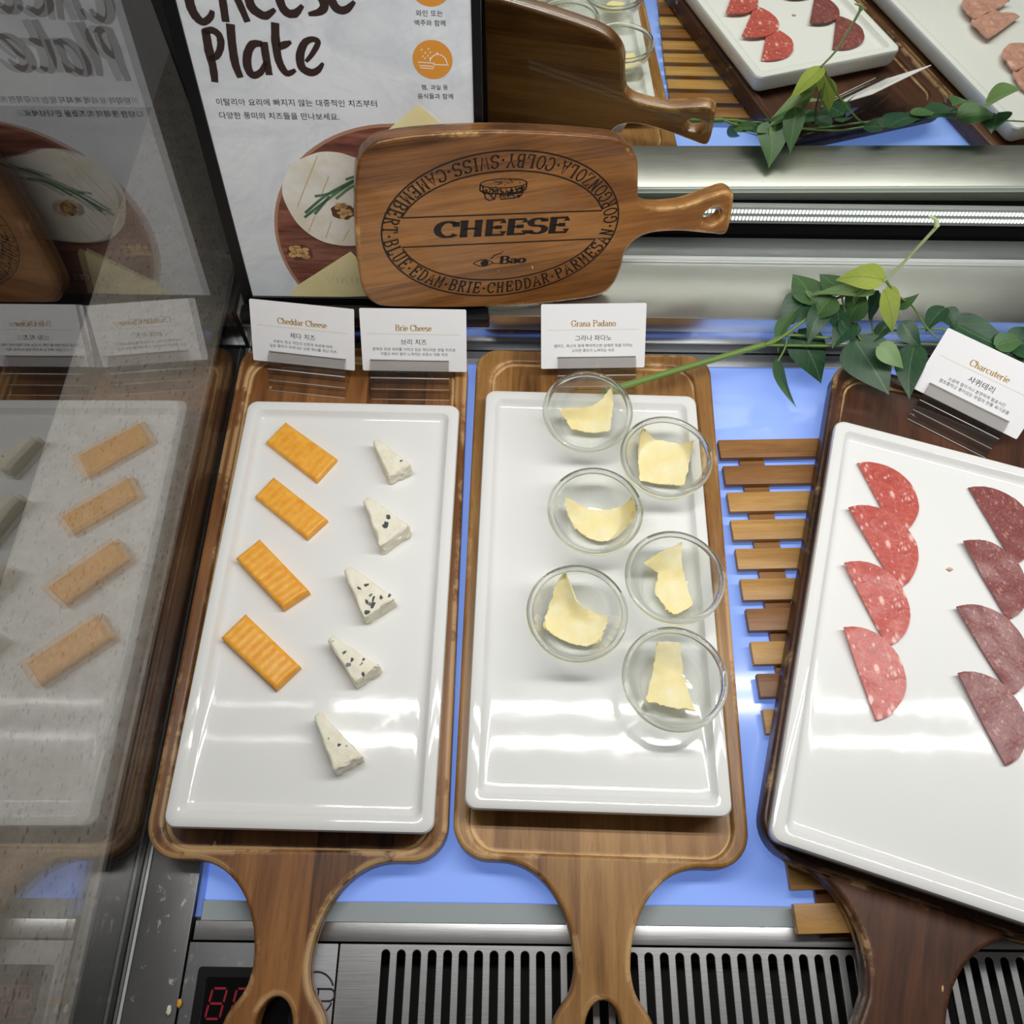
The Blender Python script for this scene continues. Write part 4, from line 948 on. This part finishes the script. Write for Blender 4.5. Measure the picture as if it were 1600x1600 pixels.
# ------------------------------------------------------------------ CHEESE board leaning on the poster
BN = Vector((.23, -1., .17)).normalized(); BO = Vector((0, .4808, 0))
BR = Vector((1, .23, 0)).normalized(); BU = BN.cross(BR).normalized()
c_ = PLp(780, 348, BO, BN)
bmx = Matrix(((BR.x, BU.x, BN.x, c_.x), (BR.y, BU.y, BN.y, c_.y), (BR.z, BU.z, BN.z, c_.z), (0, 0, 0, 1)))
cbd = thing('cheese_board', 'upright brown wooden board printed CHEESE in an oval, handle pointing right', 'cutting board', mat=bmx)
def bl(u, v): d = PLp(u, v, BO, BN)-c_; return (d.dot(BR), d.dot(BU))
opx = [(579, 230), (598, 220), (656, 211), (757, 206), (850, 208), (928, 213), (966, 219), (986, 232), (997, 253), (997.5, 286), (998.5, 309), (1005, 321), (1024, 326), (1063, 323), (1090, 315), (1114, 306), (1134, 300), (1144, 303), (1147, 311), (1140, 354), (1131, 367), (1110, 366), (1063, 362), (1024, 364), (1001, 371), (986, 382), (976, 399), (970, 422), (959, 445), (943, 459), (908, 468), (811, 478), (695, 482), (608, 480), (586, 475), (571, 461), (563, 437), (557, 387), (555, 325), (557, 267), (565, 244)]
ol = [(v.x, v.y) for v in catmull([bl(*p) for p in opx], 5, True)]
hc = bl(1114, 339); hr = abs(bl(1129, 339)[0]-hc[0])
obj('wood_panel', merge([slab([ol, ell(*hc, hr, hr, 32)], -.0145, 0, .0024, 4)]), 'cheese_board', cbd, 35)
def bprint(name, bm, mat='burn'): o = obj(name, bm, mat, cbd); o.location.z = .00016; return o
e0, e1, et, eb = bl(592, 352), bl(967, 336), bl(778, 237), bl(781, 461)
ec = ((e0[0]+e1[0])/2, (et[1]+eb[1])/2); erx = (e1[0]-e0[0])/2; ery = (et[1]-eb[1])/2
phi = math.atan2(bl(888, 361)[1]-bl(676, 370)[1], bl(888, 361)[0]-bl(676, 370)[0])
def et_(x, y): return (ec[0]+x*math.cos(phi)-y*math.sin(phi), ec[1]+x*math.sin(phi)+y*math.cos(phi))
b = bmesh.new(); ribbon(b, [et_(erx*math.cos(2*PI*k/120), ery*math.sin(2*PI*k/120)) for k in range(121)], .00135); bprint('oval_print', b)
irx, iry = erx*.868, ery*.752
b = bmesh.new(); y1, y2 = .0133, -.0145
for yy, sg in ((y1, 1), (y2, -1)):
    a = math.asin(yy/iry); arc = [a+(PI-2*a)*k/60 for k in range(61)] if sg > 0 else [a-(PI+2*a)*k/60 for k in range(61)]
    pts = [et_(irx*math.cos(t), iry*math.sin(t)) for t in arc]; ribbon(b, pts+[pts[0]], .0013)
bprint('inner_oval_print', b)
b = bmesh.new(); hgt = abs(bl(780, 340)[1]-bl(780, 364)[1])*.96; tw = bl(888, 355)[0]-bl(676, 355)[0]
T_ = text_width('CHEESE'); strokes(b, 'CHEESE', lambda x, y: et_((x/T_-.5)*tw, -.0062+(y-.5)*hgt+.0070), 1., (.24, .13)); bprint('cheese_word_print', b)
ring = 'CAMEMBERT·BLUE·EDAM·BRIE·CHEDDAR·PARMESAN·GORGONZOLA·COLBY·SWISS·'
mrx, mry = erx*.932, ery*.875; tab = [0.]; N_ = 720
for k in range(N_): t0, t1 = 2*PI*k/N_, 2*PI*(k+1)/N_; tab.append(tab[-1]+math.hypot(mrx*(math.cos(t1)-math.cos(t0)), mry*(math.sin(t1)-math.sin(t0))))
tot = tab[-1]; lh = ery*.155
adv = [(.55 if c == '·' else .62 if c == 'I' else .95) for c in ring]; su = sum(adv)
def ang(s):
    s %= tot; lo, hi = 0, N_
    while hi-lo > 1:
        mi = (lo+hi)//2
        if tab[mi] <= s: lo = mi
        else: hi = mi
    return 2*PI*(lo+(s-tab[lo])/(tab[hi]-tab[lo]))/N_
lead = sum(adv[:10])/su*tot; s = tab[int(N_*.516)]-lead; bb = bmesh.new()
for ch, a_ in zip(ring, adv):
    sl = a_/su*tot; t = ang(s+sl/2); x0, y0 = mrx*math.cos(t), mry*math.sin(t); tx, ty = -mrx*math.sin(t), mry*math.cos(t); q = math.hypot(tx, ty); tx /= q; ty /= q
    nx, ny = -ty, tx; wd = G[ch][0]; kx = min(sl*.86/wd, lh*1.05)
    strokes(bb, ch, lambda x, y: et_(x0+tx*(x-wd/2)*kx+nx*(y-.5)*lh, y0+ty*(x-wd/2)*kx+ny*(y-.5)*lh), 1., (.165, .105)); s += sl
bprint('ring_lettering_print', bb)
# etched cheese wheel
b = bmesh.new(); wc = (bl(786, 296)[0]-ec[0], bl(786, 296)[1]-ec[1]); ws_ = (bl(823, 296)[0]-bl(750, 296)[0])/2
W = lambda x, y: et_(wc[0]*math.cos(-phi)-wc[1]*math.sin(-phi)+x*ws_, wc[0]*math.sin(-phi)+wc[1]*math.cos(-phi)+y*ws_)
ribbon(b, [W(math.cos(2*PI*k/40), .30+.22*math.sin(2*PI*k/40)) for k in range(41)], .0009)
ribbon(b, [W(math.cos(math.radians(a)), .02+.22*math.sin(math.radians(a))) for a in range(180, 361, 8)], .0012)
for sx_ in (-1, 1): ribbon(b, [W(sx_, .30), W(sx_, .02)], .0012)
for pts in (((-.80, -.10), (-.72, -.42), (-.55, -.52), (-.32, -.46), (-.30, -.2)), ((-.12, -.22), (-.05, -.48), (.55, -.44), (.84, -.30), (.88, -.08)), ((-.05, -.30), (.86, -.18)), ((-.62, -.14), (-.35, -.46))): ribbon(b, [W(*p) for p in pts], .0011)
rnd = random.Random(4)
for k in range(120):
    a = rnd.uniform(200, 340); y_ = rnd.uniform(.0, .26); x_ = .96*math.cos(math.radians(a)); yy = y_+.2*math.sin(math.radians(a)); ribbon(b, [W(x_, yy), W(x_+rnd.uniform(-.06, .06), yy-rnd.uniform(.03, .12))], .0009)
for k in range(26):
    a, r = rnd.uniform(0, 360), rnd.uniform(.1, .85); x_, yy = r*math.cos(math.radians(a)), .30+r*.2*math.sin(math.radians(a)); ribbon(b, [W(x_, yy), W(x_+rnd.uniform(.04, .14), yy+rnd.uniform(-.02, .02))], .00045)
for k in range(22):
    x_, yy = rnd.uniform(-.02, .80), rnd.uniform(-.42, -.28); ribbon(b, [W(x_, yy), W(x_+rnd.uniform(.02, .09), yy+rnd.uniform(-.05, .05))], .0008)
bprint('cheese_wheel_print', b)
# maker's mark: an eye with a plume and the word Bao
b = bmesh.new(); q = bl(800, 408); kx = bl(821, 405)[0]-bl(779, 408)[0]
loc = lambda p: ((p[0]-ec[0])*math.cos(-phi)-(p[1]-ec[1])*math.sin(-phi), (p[0]-ec[0])*math.sin(-phi)+(p[1]-ec[1])*math.cos(-phi))
q = loc(bl(800, 411)); T_ = text_width('Bao'); strokes(b, 'Bao', lambda x, y: et_(q[0]+(x/T_-.5)*kx, q[1]+y*.0074), 1., (.24, .11))
i_ = loc(bl(755, 411)); hw = .0085
ribbon(b, [et_(i_[0]-hw+2*hw*k/16, i_[1]+.0036*math.sin(PI*k/16)) for k in range(17)], .0008); ribbon(b, [et_(i_[0]-hw+2*hw*k/16, i_[1]-.0032*math.sin(PI*k/16)) for k in range(17)], .0008)
ngon(b, [et_(*p) for p in ell(i_[0]+.0012, i_[1], .0034, .0030, 20)])
ribbon(b, [et_(i_[0]+x, i_[1]+y) for x, y in ((.006, .0036), (.0085, .0075), (.014, .0092), (.0160, .0118))], [.0007, .0013, .0010, .0004])
ribbon(b, [et_(i_[0]+x, i_[1]+y) for x, y in ((hw-.001, -.0008), (.018, -.0014))], .0006)
bprint('maker_mark_print', b)

# ------------------------------------------------------------------ trailing artificial vine
vn = thing('artificial_vine', 'artificial green vine with pointed leaves draped over the back of the boards', 'artificial plant', (0, 0, 0))
def ZV(u, v, z):
    k = max(0, min(1, (u-1290)/60))*max(0, min(1, (485-v)/45))*.035 + max(0, min(1, (436-v)/82))*.020*(u > 1385)
    return Zp(u, v, z+k)
def stem(pts, r, mat='stem', name='stem', n=8):
    P = catm0([ZV(*p) for p in pts], n); m = len(P)
    rr = [r[0]+(r[1]-r[0])*i/(m-1) for i in range(m)] if isinstance(r, tuple) else r
    return obj(name, tube_mesh(bmesh.new(), P, rr, 8), mat, vn, 0)
stem([(945, 612, .052), (985, 600, .051), (1100, 566, .050), (1196, 538, .058)], (.0032, .0026))
stem([(1194, 539, .058), (1215, 531, .06), (1255, 502, .068), (1300, 470, .078), (1352, 450, .088), (1384, 438, .092)], (.0015, .0010))
stem([(1194, 539, .058), (1230, 524, .058), (1300, 528, .056), (1350, 524, .056), (1400, 516, .058), (1452, 513, .062), (1500, 518, .062)], (.0012, .0009))
stem([(1194, 539, .058), (1260, 540, .052), (1330, 540, .052), (1380, 535, .054), (1430, 537, .056), (1490, 540, .058), (1560, 545, .06)], (.0012, .0009))
stem([(1230, 528, .058), (1226, 545, .056), (1215, 565, .050)], .0008)
stem([(1384, 438, .092), (1402, 462, .085), (1425, 478, .078), (1448, 512, .066), (1466, 530, .06)], (.0012, .0008))
stem([(1380, 440, .092), (1410, 412, .105), (1440, 380, .120), (1464, 354, .132)], (.0010, .0013), 'stem_pale')
stem([(1464, 354, .132), (1461, 342, .137), (1450, 338, .139)], (.0022, .0005), 'stem_pale', 'bud')
stem([(1315, 462, .082), (1322, 490, .074), (1345, 532, .06)], .0008)
stem([(1383, 455, .088), (1362, 500, .07), (1372, 545, .058)], .0008)
def leaf(base, tip, wpx, mat, curl=.25, fold=.25, roll=0., sway=0.):
    B, T = ZV(*base), ZV(*tip); d = T-B; L = d.length; d.normalize()
    px = (Vector((base[0], base[1]))-Vector((tip[0], tip[1]))).length; Wd = wpx/1500*(CO-B).length*1.15
    view = ((CO-B).normalized()+Vector((random.uniform(-.3, .3), .45, .55))).normalized(); side = d.cross(view).normalized(); nrm = side.cross(d).normalized()
    q = Matrix.Rotation(roll, 3, d); side = q @ side; nrm = q @ nrm
    nl, nw = 16, 8; vs, fs, uv = [], [], []
    for i in range(nl+1):
        t = i/nl; wd = Wd*.5*(math.sin(PI*min(1, t*1.02+.0)**.62)**.9)*(1-.25*t) if t < 1 else 0
        if i == 0: wd = Wd*.06
        for j in range(nw+1):
            s = j/nw*2-1
            p = B+d*L*t+side*wd*s*1.15 + nrm*(curl*L*(math.sin(PI*t)*.35-.0*t) + abs(s)*wd*fold - .06*L*t*t*0) + side*sway*L*math.sin(PI*t)
            p = p - d*(L*.06*abs(s)*(1-t))
            vs.append(p-B); uv.append((.5+s*.5*(wd/(Wd*.5+1e-9)), t))
    m = nw+1
    for i in range(nl):
        for j in range(nw): fs.append((i*m+j, i*m+j+1, (i+1)*m+j+1, (i+1)*m+j))
    me = D.meshes.new('leaf'); me.from_pydata([tuple(v) for v in vs], [], fs); me.update()
    ul = me.uv_layers.new(name='uv')
    for lp in me.loops: ul.data[lp.index].uv = uv[lp.vertex_index]
    o = D.objects.new('leaf', me); o.location = B; finish(o, mat, vn, 0)
    return o
LV = [((1246, 521, .052), (1283, 600, .020), 52, 'leaf_dark', .12, .10, 0, -.03), ((1216, 562, .046), (1245, 638, .012), 16, 'leaf_mid', -.25, .5, .6, .10),
      ((1337, 534, .058), (1389, 617, .042), 66, 'leaf_dark', .10, .08, 0, 0), ((1428, 543, .062), (1421, 624, .046), 38, 'leaf_dark', .12, .12, 0, .04),
      ((1374, 541, .072), (1412, 576, .062), 28, 'leaf_light', .15, .15, 0, 0), ((1379, 437, .092), (1304, 438, .096), 38, 'leaf_yellow', .15, .10, 0, .05),
      ((1383, 454, .092), (1395, 521, .070), 36, 'leaf_yellow', .12, .12, 0, 0), ((1362, 458, .088), (1268, 461, .084), 24, 'leaf_light', .12, .2, .2, .05),
      ((1268, 474, .076), (1238, 428, .060), 44, 'leaf_mid', .1, .25, .2, .05), ((1262, 468, .072), (1220, 515, .058), 42, 'leaf_dark', .2, .2, -.2, .06),
      ((1300, 463, .082), (1272, 502, .066), 42, 'leaf_mid', .25, .2, .1, 0), ((1318, 458, .082), (1280, 428, .070), 32, 'leaf_mid', .1, .15, 0, 0),
      ((1308, 478, .076), (1312, 523, .058), 28, 'leaf_dark', .15, .15, .2, 0), ((1314, 500, .070), (1350, 535, .056), 22, 'leaf_dark', .1, .3, .3, .1),
      ((1350, 463, .080), (1324, 506, .064), 42, 'leaf_mid', .2, .15, 0, 0), ((1374, 458, .084), (1358, 503, .066), 22, 'leaf_dark', .1, .25, .3, 0),
      ((1402, 478, .078), (1437, 458, .082), 14, 'leaf_mid', .1, .4, .5, .08), ((1476, 482, .070), (1446, 520, .060), 26, 'leaf_dark', .15, .3, .4, .05),
      ((1476, 484, .070), (1494, 516, .062), 28, 'leaf_dark', .15, .2, -.2, 0), ((1490, 506, .064), (1592, 552, .056), 46, 'leaf_dark', .2, .15, 0, .06),
      ((1388, 506, .066), (1352, 541, .056), 20, 'leaf_dark', .1, .3, .4, -.06), ((1240, 490, .068), (1216, 552, .050), 22, 'leaf_mid', .2, .3, .3, .1),
      ((1556, 540, .064), (1604, 528, .066), 26, 'leaf_mid', .1, .2, .2, 0), ((1580, 545, .062), (1640, 520, .070), 44, 'leaf_dark', .15, .2, .1, 0),
      ((1600, 540, .062), (1640, 590, .052), 48, 'leaf_dark', .15, .15, 0, 0), ((1630, 510, .070), (1700, 500, .074), 50, 'leaf_mid', .2, .2, 0, .05),
      ((1640, 520, .066), (1720, 555, .056), 54, 'leaf_dark', .1, .15, 0, 0), ((1355, 448, .090), (1335, 480, .080), 26, 'leaf_light', .1, .2, .2, 0), ((1290, 478, .074), (1262, 540, .058), 30, 'leaf_dark', .2, .2, -.3, .08),
      ((1655, 505, .085), (1610, 470, .080), 44, 'leaf_mid', .2, .2, 0, .05), ((1690, 500, .085), (1745, 455, .085), 50, 'leaf_light', .2, .2, 0, .05), ((1700, 505, .075), (1660, 470, .06), 40, 'leaf_dark', .2, .2, 0, .05),
      ((1335, 505, .068), (1300, 545, .056), 34, 'leaf_dark', .2, .2, .1, .05), ((1410, 505, .068), (1440, 545, .058), 26, 'leaf_dark', .2, .2, .2, .05), ((1290, 470, .078), (1250, 445, .064), 34, 'leaf_light', .15, .2, .2, .05),
      ((1570, 538, .06), (1540, 566, .052), 26, 'leaf_mid', .1, .2, 0, 0)]
for a in LV: leaf(*a)
stem([(1556, 545, .06), (1600, 540, .062), (1650, 520, .066), (1720, 505, .07), (1790, 500, .07)], (.0009, .0007))

# ------------------------------------------------------------------ crumbs on the side trim
for (u, v, s, mt, lab) in ((265, 1578, .0022, 'brie', 'white cheese crumb on the steel side trim'), (281, 1567, .0020, 'cheddar', 'orange cheese crumb on the steel side trim')):
    bm = bmesh.new(); bmesh.ops.create_icosphere(bm, subdivisions=2, radius=s)
    for vv in bm.verts: vv.co = Vector((vv.co.x*.7, vv.co.y*1.3, vv.co.z*.5))+noise.noise_vector(vv.co*700)*s*.5
    o = obj('cheese_crumb', bm, mt, None, 0); o.location = Zp(u, v, 0)+Vector((0, 0, s*.75)); tag(o, lab, 'crumb')
